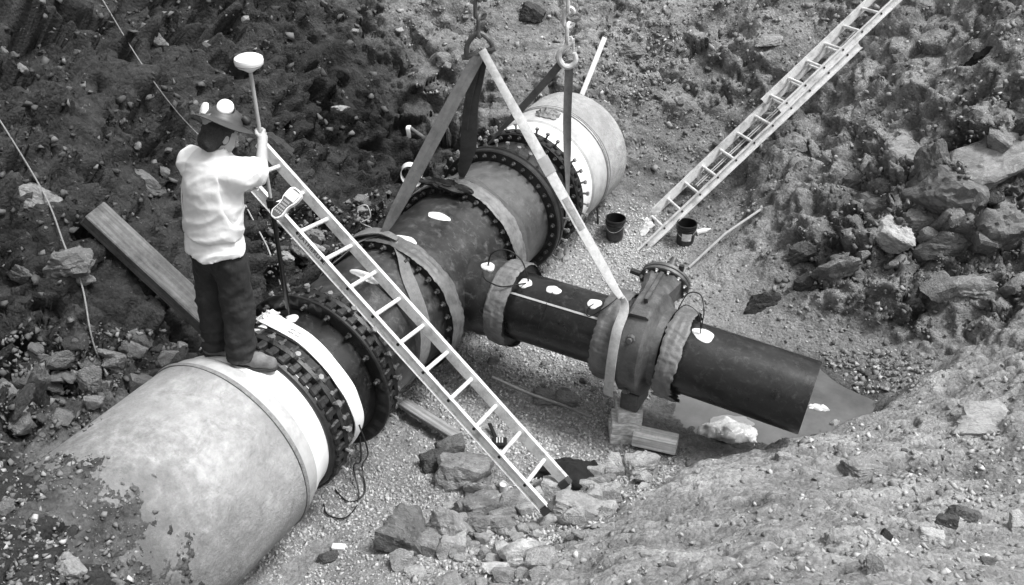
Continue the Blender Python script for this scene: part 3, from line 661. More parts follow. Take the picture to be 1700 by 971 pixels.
for k in range(12):
    a = 2 * math.pi * (k + .5) / 12; p = CD + (U * math.cos(a) + N_ * math.sin(a)) * .186
    q = (-D).to_track_quat('Z', 'Y').to_matrix().to_4x4(); inst('bolt', ZINC, t, Matrix.Translation(p) @ q)
mb = MB(); mb.tube([CD + D * .06, CD + D * .22], .045, 12); mb.tube([CD + D * .22, CD + D * .28], .028, 12); mb.build('stem', VALVEM, t)
MB().tube([CD + D * .05 + U * .12 + N_ * .1, CD + D * .06 + U * .13 + N_ * .1 + Vector((0, 0, .09))], .022, 10).build('plug', IRON, t)
MB().tube([CD + D * .05 - U * .15 - N_ * .02, CD + D * .06 - U * .30], .026, 10).build('side_pin', IRON, t)
mb = MB(); mb.box((2.03, 1.86, .515), ((1, 0, 0), (0, 1, 0), (0, 0, 1)), (.075, .13, .085), .012); mb.build('foot', VALVEM, t)
# ------------------------------------------------------------------ slings, hooks, chains
def webbing(name, base, var=.2):
    m = mat(name, base, .85, var, 30, .25, 220, dirt=base * .6, dirt_scale=5, dirt_amt=.5); return m
W_GREY = webbing('grey_webbing', .15); W_DARK = webbing('dark_webbing', .075); W_PALE = webbing('pale_webbing', .42); W_WHITE = mat('white_webbing', .82, .8, .05, 30, .2, 220)
def on_main(deg, s, R): a = rad(deg); return Vector((R * math.cos(a), s, ZC + R * math.sin(a)))
H1 = Vector((.53, 2.05, 3.08)); H2 = Vector((.56, 3.5, 2.55))
def sides_for(pts, hint):
    out = []
    for i in range(len(pts)):
        t = (Vector(pts[min(i + 1, len(pts) - 1)]) - Vector(pts[max(i - 1, 0)])).normalized()
        h = hint[i] if isinstance(hint, list) else hint
        h = Vector(h); h = (h - t * h.dot(t)).normalized(); out.append(h)
    return out
def lerp(a, b, t): return Vector(a) * (1 - t) + Vector(b) * t
VIEW = Vector((.5, -.7, .5)).normalized()

# choker on the near tee flange: two plies from the hook to the knot, then round the pipe
t = thing('webbing_sling', H1, 'grey webbing sling choked round the tee beside the taped flange next to the ladder', 'sling', 'lifting slings on the pipe')
K1 = on_main(96, 1.46, .655)
for d_, w0 in ((-.016, .055), (.022, .085)):
    e1_ = Vector((.88, .48, 0))
    P = [H1 + e1_ * d_ * .6 + Vector((0, 0, -.02)), lerp(H1, K1, .25) + e1_ * d_ * .9, lerp(H1, K1, .5) + e1_ * d_ * 1.1 + VIEW * d_ * .3, lerp(H1, K1, .75) + e1_ * d_ + VIEW * d_ * .6, lerp(H1, K1, .93) + e1_ * d_ * .5, K1]
    P = spline(P, 8); n = len(P)
    tw = [e1_ * math.cos(.5 * math.sin(i / n * 4) + d_ * 12) + VIEW * math.sin(.5 * math.sin(i / n * 4) + d_ * 12) for i in range(n)]
    wd = [w0 * (.55 + .6 * math.sin(math.pi * min(i / n + .12, 1)) ** .7) for i in range(n)]
    MB().ribbon(P, sides_for(P, tw), wd, .008).build('leg', W_GREY, t)
LP = [(94, 1.50, .648), (84, 1.44, .64), (72, 1.36, .60), (60, 1.27, .566), (47, 1.2, .562), (28, 1.14, .560), (8, 1.09, .560), (-15, 1.02, .560), (-50, .97, .561), (-90, .95, .561), (-130, .97, .561), (-170, 1.05, .561), (150, 1.16, .562), (125, 1.30, .58), (110, 1.40, .63), (98, 1.47, .648)]
P = spline([on_main(*q) for q in LP], 6); n = len(P)
MB().ribbon(P, sides_for(P, Vector((.12, 1, 0))), [.045 + .075 * min(1, min(i, n - 1 - i) / 22) for i in range(n)], .007).build('loop', W_GREY, t)
MB().ribbon(spline([on_main(82, 1.44, .66), on_main(96, 1.455, .672), on_main(110, 1.44, .668), on_main(125, 1.44, .65)], 6), [Vector((0, 1, 0))] * 19, [.05, .055, .06, .065, .07, .075, .08, .09, .1, .11, .12, .125, .13, .13, .13, .13, .13, .12, .11], .01).build('knot', W_GREY, t)

# dark doubled sling on the far tee flange
t = thing('webbing_sling', H1, 'dark doubled webbing sling hanging from the hook to the far taped tee flange', 'sling', 'lifting slings on the pipe')
K2 = on_main(98, 2.72, .60)
P = spline([H1 + Vector((.02, .02, -.03)), lerp(H1, K2, .18) + Vector((.02, 0, -.01)), lerp(H1, K2, .35), lerp(H1, K2, .55), lerp(H1, K2, .75) + Vector((.02, 0, 0)), lerp(H1, K2, .93), K2], 8); n = len(P)
tw = [Vector((.88, .48, 0)) * math.cos(1.1 * (1 - sm(.12, .45, i / n))) + VIEW * math.sin(1.1 * (1 - sm(.12, .45, i / n))) for i in range(n)]
MB().ribbon(P, sides_for(P, tw), [.085 + .055 * math.exp(-((i / n - .58) / .2) ** 2) - .04 * sm(.78, 1, i / n) for i in range(n)], .008).build('leg', W_DARK, t)
P2 = [p + Vector((-.035, -.02, 0)) for p in P[:int(n * .55)]]
MB().ribbon(P2, sides_for(P2, Vector((.5, -.3, .6))), .06, .008).build('leg', W_DARK, t)
LP = [(100, 2.72, .605), (85, 2.73, .585), (70, 2.70, .562), (56, 2.69, .560), (40, 2.70, .560), (20, 2.73, .560), (-20, 2.78, .560), (-60, 2.8, .561), (-100, 2.8, .561), (-150, 2.78, .561), (160, 2.75, .562), (120, 2.72, .585), (103, 2.72, .603)]
P = spline([on_main(*q) for q in LP], 6); n = len(P)
MB().ribbon(P, sides_for(P, Vector((0, 1, 0))), [.06 + .05 * min(1, min(i, n - 1 - i) / 16) for i in range(n)], .008).build('loop', W_DARK, t)

# pale sling to the valve
t = thing('webbing_sling', H1, 'long pale webbing sling running from the hook down to the gate valve', 'sling', 'lifting slings on the pipe')
V1 = Vector((1.905, 1.80, 1.38))
P = spline([H1 + Vector((.03, -.03, 0)), lerp(H1, V1, .2), lerp(H1, V1, .45), lerp(H1, V1, .7), lerp(H1, V1, .92), V1, (1.91, 1.66, 1.22), (1.915, 1.585, 1.0), (1.91, 1.58, .80), (1.90, 1.60, .64)], 8); n = len(P)
e1_ = Vector((.88, .48, 0)); a_ = [-.35 * math.sin(3.1 * i / n) for i in range(n)]
hint = [(e1_ * .9 + VIEW * a_[i]) if i < n * .5 else Vector((.95, -.1, .1)) for i in range(n)]
wd = [.060 + .022 * sm(.05, .2, i / n) - .03 * math.exp(-((i / n - .50) / .06) ** 2) - .0 * sm(.55, .7, i / n) for i in range(n)]
lg = MB().ribbon(P, sides_for(P, hint), wd, .007).build('leg', W_PALE, t)
i0, i1 = int(n * .20), int(n * .23)
for (a, b, m_, ex) in ((int(n * .215), int(n * .245), mat('grey_sleeve', .24, .8), .012), (int(n * .275), int(n * .335), mat('grey_label', .20, .7, .4, 40), -.03)):
    Q = P[a:b + 1]; S_ = sides_for(Q, hint[a:b + 1]); MB().ribbon([p + S_[0].cross((Q[-1] - Q[0]).normalized()) * .006 for p in Q], S_, [wd[a] + ex] * len(Q), .007).build('sewn_label', m_, t)
    Q = [p - S_[0].cross((Q[-1] - Q[0]).normalized()) * .006 for p in Q]
    MB().ribbon(Q, S_, [wd[a] + ex] * len(Q), .007).build('sewn_label', m_, t)
P = spline([(1.955, 1.70, 1.33), (1.965, 1.61, 1.10), (1.96, 1.60, .9), (1.95, 1.61, .72)], 6)

# basket sling on the far hook
t = thing('webbing_sling', H2, 'grey basket sling from the chain hook down both sides of the far spool', 'sling', 'lifting slings on the pipe')
LP = [on_main(128, 3.60, .575), on_main(150, 3.60, .566), on_main(180, 3.59, .566), on_main(-140, 3.58, .566), on_main(-90, 3.57, .566), on_main(-45, 3.57, .566), on_main(-12, 3.58, .566), on_main(8, 3.585, .57)]
P = spline([H2 + Vector((-.03, 0, -.02)), lerp(H2, LP[0], .3), lerp(H2, LP[0], .65)] + LP + [lerp(LP[-1], H2, .3), lerp(LP[-1], H2, .65), H2 + Vector((.02, 0, -.02))], 6); n = len(P)
hint = []
for i in range(n):
    u = i / n
    hint.append(Vector((0, 1, 0)) * (sm(.12, .22, u) * (1 - sm(.78, .9, u)) + .02) + e1_ * (1 - sm(.12, .22, u) * (1 - sm(.78, .9, u))))
MB().ribbon(P, sides_for(P, hint), .075, .008).build('leg', W_GREY, t)

# white sling lying round the near spool
t = thing('webbing_sling', on_main(75, .16, .56), 'bright white webbing sling lying loosely round the black spool by the survey pole', 'sling', 'lifting slings on the pipe')
LP = [(128, .34, .585), (115, .26, .575), (100, .20, .568), (75, .165, .565), (58, .15, .565), (44, .14, .565), (28, .15, .565), (15, .16, .565), (-10, .19, .567), (-36, .20, .57), (-60, .20, .60)]
P = spline([on_main(*q) for q in LP], 8); n = len(P)
b_ = MB().ribbon(P, sides_for(P, Vector((0, 1, 0))), [.125 - .05 * sm(.6, 1, i / n) + .02 * math.exp(-(i / n / .15) ** 2) for i in range(n)], .009).build('strap', W_WHITE, t)
v, f = crumple(on_main(118, .28, .565), (.09, 0, .05), (0, .07, 0), .045, 12, 5, Vector((-.35, 0, .93)), .5); mesh_obj('bunched_end', v, f, W_WHITE, t, True, None, 50)
INK = mat('faint_print', .30, .8, .3)
mb = MB()
for k in range(26):           # two rows of faint print too small to read
    dg = 86 - k * 1.15; w_ = .004 if k % 5 else .001
    for row in (-.018, .012): mb.box(on_main(dg, .165 + row - .0006 * k, .5735), ((-math.sin(rad(dg)), 0, math.cos(rad(dg))), (0, 1, 0), (math.cos(rad(dg)), 0, math.sin(rad(dg)))), (w_, .006 if k % 3 else .004, .0012))
o = mb.build('print', INK, t, smooth=False); o['kind'] = 'stuff'

STEEL = mat('bright_chain_steel', .62, .4, .15, 20, .1, 50, metal=.15, dirt=.4, dirt_scale=8); DSTEEL = mat('dark_chain_steel', .07, .5, .3, 20, .15, 50, dirt=.18, dirt_scale=9)
def link_pts(c, ax, side, L, Wd, n=28):
    out = []
    for i in range(n + 1):
        a = 2 * math.pi * i / n; x = Wd * math.cos(a); y = Wd * math.sin(a) + (L if math.sin(a) >= 0 else -L)
        out.append(Vector(c) + Vector(side) * x + Vector(ax) * y)
    return out
def chain(name, label, base, top, nlink, m, wire, L, Wd, extra=None):
    t = thing(name, base, label, 'chain'); d = (Vector(top) - Vector(base)); st = d / nlink; a = d.normalized(); s1 = a.cross(Vector((.48, -.88, 0))).normalized(); s2 = a.cross(s1)
    for k in range(nlink): MB().tube(link_pts(Vector(base) + st * (k + .5), a, s1 if k % 2 else (s1 * .35 + s2 * .94), L, Wd), wire, 8, False).build('link', m, t)
    return t
# near hook: shackle that gathers three slings, dark chain above it
t = thing('lifting_shackle', H1 + Vector((0, 0, -.05)), 'dark steel shackle gathering three slings over the tee', 'shackle')
MB().tube(spline([H1 + Vector((-.10, -.04, -.09)), H1 + Vector((-.085, -.04, .03)), H1 + Vector((-.01, 0, .11)), H1 + Vector((.07, .04, .04)), H1 + Vector((.06, .04, -.04))], 7), .019, 10).build('bow', DSTEEL, t)
MB().tube([H1 + Vector((-.13, -.05, -.08)), H1 + Vector((.10, .05, .0))], .022, 10).build('pin', DSTEEL, t)
chain('hook_chain', 'dark chain and hook holding the shackle above the tee', H1 + Vector((.0, .0, .10)), H1 + Vector((.02, .0, 1.3)), 9, DSTEEL, .015, .045, .036)
t = thing('lifting_hook', H2, 'pale steel hook carrying the basket sling over the far spool', 'hook')
hp = [H2 + e1_ * x + Vector((0, 0, z)) for x, z in ((.055, .045), (.07, -.02), (.03, -.075), (-.03, -.07), (-.075, -.01), (-.065, .06), (-.01, .10), (.035, .14), (.02, .19))]
MB().tube(spline(hp, 6), [.014 + .016 * math.sin(math.pi * min(1, .12 + i / 44)) for i in range(49)], 10).build('hook', STEEL, t)
MB().tube([H2 + e1_ * .05 + Vector((0, 0, .06)), H2 + e1_ * .045 + Vector((0, 0, .17))], .010, 8).build('latch', STEEL, t)
chain('hook_chain', 'bright steel chain links above the pale hook', H2 + Vector((0, 0, .155)), H2 + Vector((.0, .0, .555)), 3, STEEL, .017, .045, .042)
B2 = H2 + Vector((.01, 0, .55))
t = thing('chain_block', B2, 'grey shackle block on the lifting chain, cut by the top of the picture', 'shackle')
MB().tube(spline([B2 + e1_ * -.05 + Vector((0, 0, .16)), B2 + e1_ * -.055 + Vector((0, 0, .05)), B2, B2 + e1_ * .055 + Vector((0, 0, .05)), B2 + e1_ * .05 + Vector((0, 0, .16))], 7), .017, 10).build('bow', STEEL, t)
MB().tube([B2 + e1_ * -.09 + Vector((0, 0, .15)), B2 + e1_ * .10 + Vector((0, 0, .15))], .026, 12).build('pin', DSTEEL, t)
MB().tube([B2 + Vector((0, 0, .13)), B2 + Vector((0, 0, 1.0))], .035, 12).build('rod', DSTEEL, t)
MB().box(B2 + e1_ * -.12 + Vector((0, 0, .3)), (e1_, Vector((-.48, .88, 0)), (0, 0, 1)), (.05, .02, .22), .008).build('side_plate', DSTEEL, t)

# ------------------------------------------------------------------ ladders
ALU = mat('aluminium', .70, .42, .10, 12, .05, 40, metal=.15, dirt=.36, dirt_scale=7, dirt_amt=.5, scuff=(.42, 20, (1, 1, 1)))
ALUD = mat('aluminium_web', .45, .45, .15, 12, .05, 40, metal=.3, dirt=.25, dirt_scale=6, dirt_amt=.4)
HOLE = mat('rung_hole', .02, .8)
def channel(mb, p0, p1, wdir, hdir, w, h, th=.004):
    """C-channel rail: hdir is the depth of the rail, wdir points to where the flanges reach"""
    for k in (-1, 1):
        mb.box((p0 + p1) / 2 + hdir * (k * (h / 2 - th / 2)) + wdir * (w / 2), ((p1 - p0).normalized(), wdir, hdir), ((p1 - p0).length / 2, w / 2, th / 2))
    mb.box((p0 + p1) / 2 + wdir * (th / 2), ((p1 - p0).normalized(), wdir, hdir), ((p1 - p0).length / 2 - .0005, th / 2, h / 2 - th - .0003))
def ladder(t, A, u, off, sp, k0, k1, ka, kb, lift=0.0, inset=0.0, rail_h=.085, rail_w=.034):
    u = u.normalized(); n = off.normalized(); n = (n - u * n.dot(u)).normalized(); g = u.cross(n); g = g if g.z > 0 else -g
    A = A + g * lift + n * inset; wd = off.length - 2 * inset
    for sd in (0, 1):
        p = A + n * (wd * sd); o_ = -n if sd == 0 else n
        mb = MB(); channel(mb, p + u * (k0 * sp) - o_ * .0, p + u * (k1 * sp) - o_ * .0, o_, g, rail_w, rail_h); r_ = mb.build('rail', ALU, t, False)
        for k in range(ka, kb + 1):
            q = p + u * (k * sp) + o_ * .0045; MB().tube([q, q + o_ * .004], .012, 10).build('rivet', HOLE, r_)
    for k in range(ka, kb + 1):
        q = A + u * (k * sp); MB().tube([q + n * .002, q + n * (wd - .002)], .0165, 10).build('rung', ALU, t)
    return A, u, n, g, wd
t = thing('ladder', (1.75, .75, .2), 'aluminium ladder leaning across the main pipe with its feet among broken rocks', 'ladder')
A1, u1, n1, g1, wd1 = ladder(t, Vector((1.735, .52, .53)), Vector((-.797, .058, .602)), Vector((-.04, .369, -.07)), .2725, -.80, 11.9, 0, 11)
for sd in (0, 1): MB().box(A1 + n1 * (wd1 * sd) + u1 * (-.80 * .2725 - .015), (u1, n1, g1), (.03, .03, .05), .008).build('foot', mat('rubber_foot', .05, .8), t)
# maker's sticker on the near rail, facing out
q = A1 + u1 * (8.45 * .2725) - n1 * .0062
cu = bpy.data.curves.new('rail_lettering', 'FONT'); cu.body = 'FEATHERLITE'; cu.size = .052; cu.align_x = 'CENTER'; cu.align_y = 'CENTER'; cu.extrude = .0006
tmp = bpy.data.objects.new('tmp', cu); COL.objects.link(tmp); dg = bpy.context.evaluated_depsgraph_get(); lm = bpy.data.meshes.new_from_object(tmp.evaluated_get(dg)); bpy.data.objects.remove(tmp)
xd = -u1; zd = -n1; yd = zd.cross(xd).normalized(); Mx = Matrix((xd, yd, zd)).transposed().to_4x4(); Mx.translation = q - n1 * .0015
lm.materials.clear(); lm.materials.append(mat('black_print', .02, .7)); inst('rail_lettering', lm, t, Mx)
MB().box(q, (u1, g1, -n1), (.20, .032, .0012)).build('sticker', mat('white_sticker', .75, .5, .05), t)

t = thing('extension_ladder', (.9, 4.8, .1), 'long aluminium extension ladder climbing the far bank, ropes between its rails', 'ladder')
A2, u2, n2, g2, wd2 = ladder(t, Vector((.905, 5.10, .275)), Vector((.498, .578, .646)), Vector((.26, -.289, .059)), .26, -1.55, 10.6, -1, 10, 0, 0, .085, .04)
Bf = A2 + g2 * .06 + n2 * .02
ladder(t, Vector((.905, 5.10, .275)), Vector((.498, .578, .646)), Vector((.26, -.289, .059)), .26, 6.6, 17.5, 7, 17, .07, .02, .08, .032)
ROPE = mat('pale_rope', .5, .9, .2, 60, .3, 300)
for off_ in (.42, .53):
    P = [A2 + u2 * (.26 * k) + n2 * (wd2 * (off_ + .02 * math.sin(k))) + g2 * (-.02 + .03 * ((k - 6) / 4) ** 2 * .5) for k in np.linspace(2.2, 11.2, 14)]
    MB().tube(P, .006, 6).build('rope', ROPE, t)
for sd in (0, 1):
    p = A2 + n2 * (wd2 * sd) + u2 * (-1.55 * .26); MB().box(p - u2 * .01 + g2 * 0, (u2, n2, g2), (.03, .035, .045), .008).build('foot', mat('ladder_foot', .35, .6), t)
pr = A2 + u2 * (-.75 * .26) + n2 * (wd2 * .25)
v, f = crumple(pr + g2 * .035, u2 * .16, n2 * .17, .05, 12, 11, g2, .6); o = mesh_obj('cloth', v, f, mat('white_cloth', .62, .9, .15, 10, .4, 30), None, True, pr, 50); tag(o, 'white cloth draped over the bottom rung of the extension ladder', 'cloth')
# ------------------------------------------------------------------ timber, tools and litter
WOOD = mat('weathered_wood', .13, .85, .3, 9, .3, 40, dirt=.05, dirt_scale=4, dirt_amt=.55, grain=True)
WOODP = mat('pale_wood', .68, .8, .18, 9, .2, 60, dirt=.5, dirt_scale=6, dirt_amt=.4, grain=True)
def beam(name, p0, p1, w, h, m, label, cat, up=(0, 0, 1), ch=.006, group=None, roll=0.0):
    p0 = Vector(p0); p1 = Vector(p1); a = (p1 - p0).normalized(); s_ = a.cross(Vector(up)).normalized(); q = s_.cross(a)
    s2 = s_ * math.cos(roll) + q * math.sin(roll); q2 = a.cross(s2)
    mb = MB(); mb.box((0, 0, 0), ((1, 0, 0), (0, 1, 0), (0, 0, 1)), ((p1 - p0).length / 2, w / 2, h / 2), ch)
    o = mb.build(name, m, None, True, 30); M = Matrix((a, s2, q2)).transposed().to_4x4(); M.translation = (p0 + p1) / 2; o.matrix_world = M
    return tag(o, label, cat, group)
# big squared timber leaning against the left bank
t0, t1 = Vector((-1.57, .02, 2.13)), Vector((-.74, .22, 1.24))
beam('timber_beam', t0, t1, .21, .12, WOOD, 'heavy squared timber beam leaning on the dark bank behind the worker', 'timber', up=(.55, .0, .85), ch=.008)
# support blocks under the valve
zb = .09; cx, cy = 1.99, 1.80
for k, (dx, dy, w, d, r_) in enumerate(((0, 0, .125, .11, .10), (.012, -.008, .12, .105, .04), (.02, .012, .10, .10, .12))):
    mb = MB(); c_, s__ = math.cos(r_ + .4), math.sin(r_ + .4)
    mb.box((cx + dx, cy + dy, zb + .055 + k * .112), ((c_, s__, 0), (-s__, c_, 0), (0, 0, 1)), (w, d, .054), .006)
    tag(mb.build('wood_block', WOODP, None, True, 30, (cx + dx, cy + dy, zb + k * .112)), ('pale wood block at the bottom of the stack under the valve', 'pale wood block in the middle of the stack under the valve', 'pale wood block on top of the stack, touching the valve')[k], 'wood block', 'support blocks')
pA = at_z(1052, 722, .20); pB = at_z(1124, 738, .20)
beam('wood_block', pA, pB, .14, .12, WOODP, 'pale loose wood block lying in front of the stacked blocks', 'wood block', group='support blocks')
pA = at_z(668, 668, .17); pB = at_z(764, 728, .17)
beam('plank', pA, pB, .105, .045, mat('grey_plank', .26, .8, .2, 9, .2, 50, grain=True), 'grey plank poking out from under the coupling beneath the ladder', 'plank')
# lath, stakes and rods
beam('lath', at_y(966, 157, 5.42), at_y(1004, 62, 5.75), .055, .014, mat('pale_lath', .72, .8, .12, 12), 'pale wooden lath standing behind the far concrete pipe', 'lath', up=(.4, -.8, .2), ch=.002)
def rod(name, pts, r, m, label, cat, group=None, n=8):
    o = MB().tube(pts, r, n).build(name, m, None, True, 35, pts[0]); return tag(o, label, cat, group)
RUST = mat('rusty_rod', .045, .8, .4, 30, .3, 80); PALEROD = mat('pale_rod', .33, .7, .2, 14)
g_, _ = ground_at(994, 372); rod('stake', [g_ + Vector((0, 0, -.06)), at_y(985, 229, g_.y - .02)], .012, RUST, 'thin dark iron stake standing upright beside the far concrete pipe', 'stake')
ga, _ = ground_at(1143, 448); gb, _ = ground_at(1262, 352); rod('rod', [ga + Vector((0, 0, .03)), lerp(ga, gb, .5) + Vector((0, 0, .09)), gb + Vector((0, 0, .03))], .014, PALEROD, 'pale straight rod lying up the bank behind the valve', 'rod')
rod('rod', spline([(.80, 2.37, .93), (1.1, 2.39, .90), (1.45, 2.40, .88), (1.80, 2.37, .90)], 5), .014, RUST, 'dark crooked rod behind the branch pipe', 'rod')
rod('rod', spline([(.84, 1.62, .40), (1.2, 1.61, .37), (1.5, 1.62, .36), (1.76, 1.63, .33)], 5), .013, mat('dull_rod', .10, .7, .3), 'dull rod running low in front of the branch pipe', 'rod')
ga, _ = ground_at(706, 229); tp = ga + Vector((-.20, -.02, .10)); 
t = thing('marker_stick', ga, 'wooden stick in the left bank with a strip of white flagging', 'stick'); MB().tube([ga + Vector((.05, 0, -.03)), tp], .022, 8).build('stick', WOOD, t)
MB().ribbon(spline([tp + Vector((0, 0, .02)), tp + Vector((.005, -.035, 0)), tp + Vector((.01, -.03, -.07)), tp + Vector((.0, -.02, -.13))], 4), [Vector((.88, .48, 0))] * 13, .05, .003).build('flagging', W_WHITE, t)
ga, _ = ground_at(684, 305)
P = [ga + Vector((.88 * .11 * math.cos(x) - .02 * math.sin(x), .48 * .11 * math.cos(x), .11 + .12 * math.sin(x))) for x in np.linspace(.3, 6.2, 30)]
tag(MB().ribbon(P, [Vector((-.45, .85, .15))] * 30, .085, .006).build('strap_loop', mat('cream_strap', .55, .8, .1, 20), None, True, 35, ga), 'loose white strap loop lying left of the tee', 'strap')
# wires
WIRE = mat('black_wire', .012, .5, .2); WIREL = mat('pale_wire', .45, .6, .2)
def wire(pts, r, m, label, cat='wire', n=6, group=None, sp_=6): return rod('wire', spline(pts, sp_), r, m, label, cat, group, n)
b0 = ground_at(590, 800)[0]; b1 = ground_at(545, 858)[0]; b2 = ground_at(596, 830)[0]; b3 = ground_at(560, 800)[0]; up_ = Vector((0, 0, .02))
wire([on_main(-8, .06, .66), on_main(-25, .04, .72), b0 + up_ * 8, b2 + up_, ground_at(575, 862)[0] + up_, b1 + up_, ground_at(538, 840)[0] + up_], .006, WIRE, 'black wire dropping from the near coupling and looping on the gravel')
wire([on_main(2, .06, .66), on_main(-20, .09, .73), ground_at(603, 790)[0] + up_ * 5, ground_at(606, 820)[0] + up_, ground_at(580, 836)[0] + up_, ground_at(556, 815)[0] + up_], .006, WIRE, 'second black wire looping wider on the gravel below the near coupling')
wire([on_main(118, .13, .57), on_main(100, .10, .565), on_main(70, .085, .563), on_main(45, .08, .563), on_main(25, .075, .565), on_main(5, .065, .60)], .005, WIRE, 'thin black wire running round the spool beside the white sling')
def brp(x, deg, R): return Vector((x, BY + R * math.cos(rad(deg)), BZ + R * math.sin(rad(deg))))
wire([brp(.63, 100, .35), brp(.66, 96, .47), brp(.78, 92, .52), brp(.92, 92, .46), brp(1.0, 98, .30)], .006, WIRE, 'black bonding wire arching over the taped flange at the tee branch')
wire([brp(.62, 112, .35), brp(.70, 125, .40), brp(.85, 128, .40), brp(.95, 118, .36), brp(.99, 104, .30)], .006, WIRE, 'black bonding wire sagging in front of the taped flange at the tee branch')
wire([brp(1.60, 104, .295), brp(1.57, 120, .31), brp(1.62, 128, .315), brp(1.74, 116, .40), brp(1.80, 100, .42)], .005, WIRE, 'short black wire curling from the last white patch before the valve')
wire([brp(1.24, 100, .295), brp(1.235, 118, .294), brp(1.235, 140, .296), brp(1.22, 170, .294)], .003, WIRE, 'hair-thin wire hanging down the side of the branch spool')
wire([brp(2.26, 88, .40), brp(2.30, 80, .52), brp(2.40, 82, .55), brp(2.47, 92, .48), brp(2.47, 98, .295)], .005, WIRE, 'black bonding wire arching to the white patch on the open end pipe')
wire([brp(2.25, 95, .39), brp(2.32, 90, .47), brp(2.42, 92, .45), brp(2.46, 96, .40), brp(2.475, 100, .295)], .004, WIRE, 'second thinner bonding wire beside the end pipe patch')
ga = ground_at(598, 372)[0]; gb = ground_at(630, 387)[0]
wire([gb + up_, lerp(ga, gb, .5) + up_, ga + Vector((.0, 0, .03)), ga + Vector((-.02, .02, .17)), ga + Vector((.06, .06, .2)), ga + Vector((.09, .06, .08)), ga + Vector((.01, .02, .02))], .007, WIREL, 'pale looped wire on the ground left of the tee')
def ground_line(pix, lift, n=7):
    P = spline([(x, y, 0) for x, y in pix], n); return [ground_at(p.x, p.y)[0] + Vector((.02, -.01, lift)) for p in P]
def smooth_line(P, k=3):
    for _ in range(k): P = [P[0]] + [(P[i - 1] + P[i] * 2 + P[i + 1]) / 4 for i in range(1, len(P) - 1)] + [P[-1]]
    return P
ROPEG = mat('grey_rope', .20, .9, .2, 60, .3, 300)
rod('rope', smooth_line(ground_line([(150, -25), (200, 60), (250, 140), (300, 205), (345, 250)], .085), 6), .005, mat('pale_grey_rope', .22, .9, .2, 60, .3, 300), 'straight pale rope hanging down the dark bank to the worker\'s shoulder', 'rope')
rod('rope', smooth_line(ground_line([(-20, 175), (40, 270), (85, 350), (110, 420), (138, 480), (152, 560), (165, 600), (180, 630)], .06), 4), .006, ROPEG, 'slack grey rope winding down over the stone ledges of the dark bank', 'rope')
rod('rope', smooth_line([ground_at(x, y)[0] + Vector((0, 0, .03)) for x, y in ((408, 345), (425, 380), (445, 410), (460, 450), (470, 490))], 1), .007, PALEROD, 'thin pale cord on the rubble behind the worker\'s hip', 'cord')
# buckets
PLASTIC = mat('black_plastic', .010, .32, .3, 12, .03, 30, dirt=.05, dirt_scale=7, dirt_amt=.5)
def bucket(px, py, label, lbl):
    g, _ = ground_at(px, py); g.z = gz(g.x, g.y) - .01; t = thing('bucket', g, label, 'bucket', 'black plastic buckets by the extension ladder'); R0, R1, H = .092, .108, .25
    MB().lathe([(0, .001), (0, R0 - .004), (.004, R0), (H * .72, R1 - .006), (H * .73, R1 + .002), (H * .755, R1 + .002), (H * .765, R1 - .004), (H * .85, R1 - .002), (H * .86, R1 + .004), (H * .885, R1 + .004), (H * .89, R1 - .002), (H * .98, R1), (H, R1 + .004), (H, R1 - .006), (H * .5, R0 + .004), (.02, R0 - .008), (.02, .001)], g, 'z', 40).build('shell', PLASTIC, t)
    MB().tube([g + Vector((R1 * math.cos(x), R1 * math.sin(x), H * .87 - .09 * math.sin((x - 3.6) / 2.6 * math.pi))) + Vector((math.cos(x), math.sin(x), 0)) * .012 for x in np.linspace(3.6, 6.2, 16)], .0025, 6).build('bail', mat('bail_wire', .3, .4), t)
    if lbl:
        v = []; f = []
        for i in range(9):
            a = rad(-95 + i * 7.5); 
            for z in (.075, .165): r = R0 + (R1 - R0) * z / H + .0015; v.append(g + Vector((r * math.cos(a), r * math.sin(a), z)))
        for i in range(8): f.append((i * 2, i * 2 + 2, i * 2 + 3, i * 2 + 1))
        mesh_obj('paper_label', v, f, mat('paper_label', .62, .6, .25, 25), t)
bucket(1020, 394, 'black plastic bucket standing between the far pipe and the ladder foot', False)
bucket(1137, 402, 'black plastic bucket with a pale label, right of the ladder foot', True)
ga, _ = ground_at(1156, 390); t = thing('bottle', ga, 'clear white plastic bottle lying beside the labelled bucket', 'bottle'); d_ = Vector((.8, .5, .25)).normalized()
mb = MB(); mb.tube([ga + Vector((0, 0, .03)) + d_ * x for x in (0, .005, .10, .12, .14)], [.02, .032, .032, .02, .012], 12); mb.build('body', mat('milky_plastic', .6, .3, .1), t)
MB().tube([ga + Vector((0, 0, .03)) + d_ * .14, ga + Vector((0, 0, .03)) + d_ * .158], .013, 10).build('cap', mat('white_cap', .7, .4), t)
# litter on the floor
BLK = mat('black_cloth', .006, .95, .3, 10, .4, 30)
g, _ = ground_at(1632, 95); nn = normal_at(g.x, g.y, .2); ex = Vector((.85, .35, .25)); ex = (ex - nn * ex.dot(nn)).normalized(); crumpled('rubber_scrap', g - nn * .0, ex * .24, nn.cross(ex) * .07, .09, BLK, 'black rubber scrap stuck high on the right bank', 'scrap', 24, 14, nn, .5)
crumpled('plastic_sheet', (2.72, 2.42, .052), Vector((.88, .48, 0)) * .19, Vector((-.45, .85, 0)) * .12, .015, mat('grey_plastic', .20, .5, .2, 7, .2, 16), 'flat grey plastic sheet floating behind the bag', 'plastic', 35, 12, (0, 0, 1), .4)
crumpled('paper_scrap', (3.32, 2.98, .05), (.09, .02, 0), (0, .03, 0), .05, mat('paper', .75, .8, .1), 'white paper scrap floating beyond the open pipe end', 'paper', 37, 8, (0, 0, 1), .6)
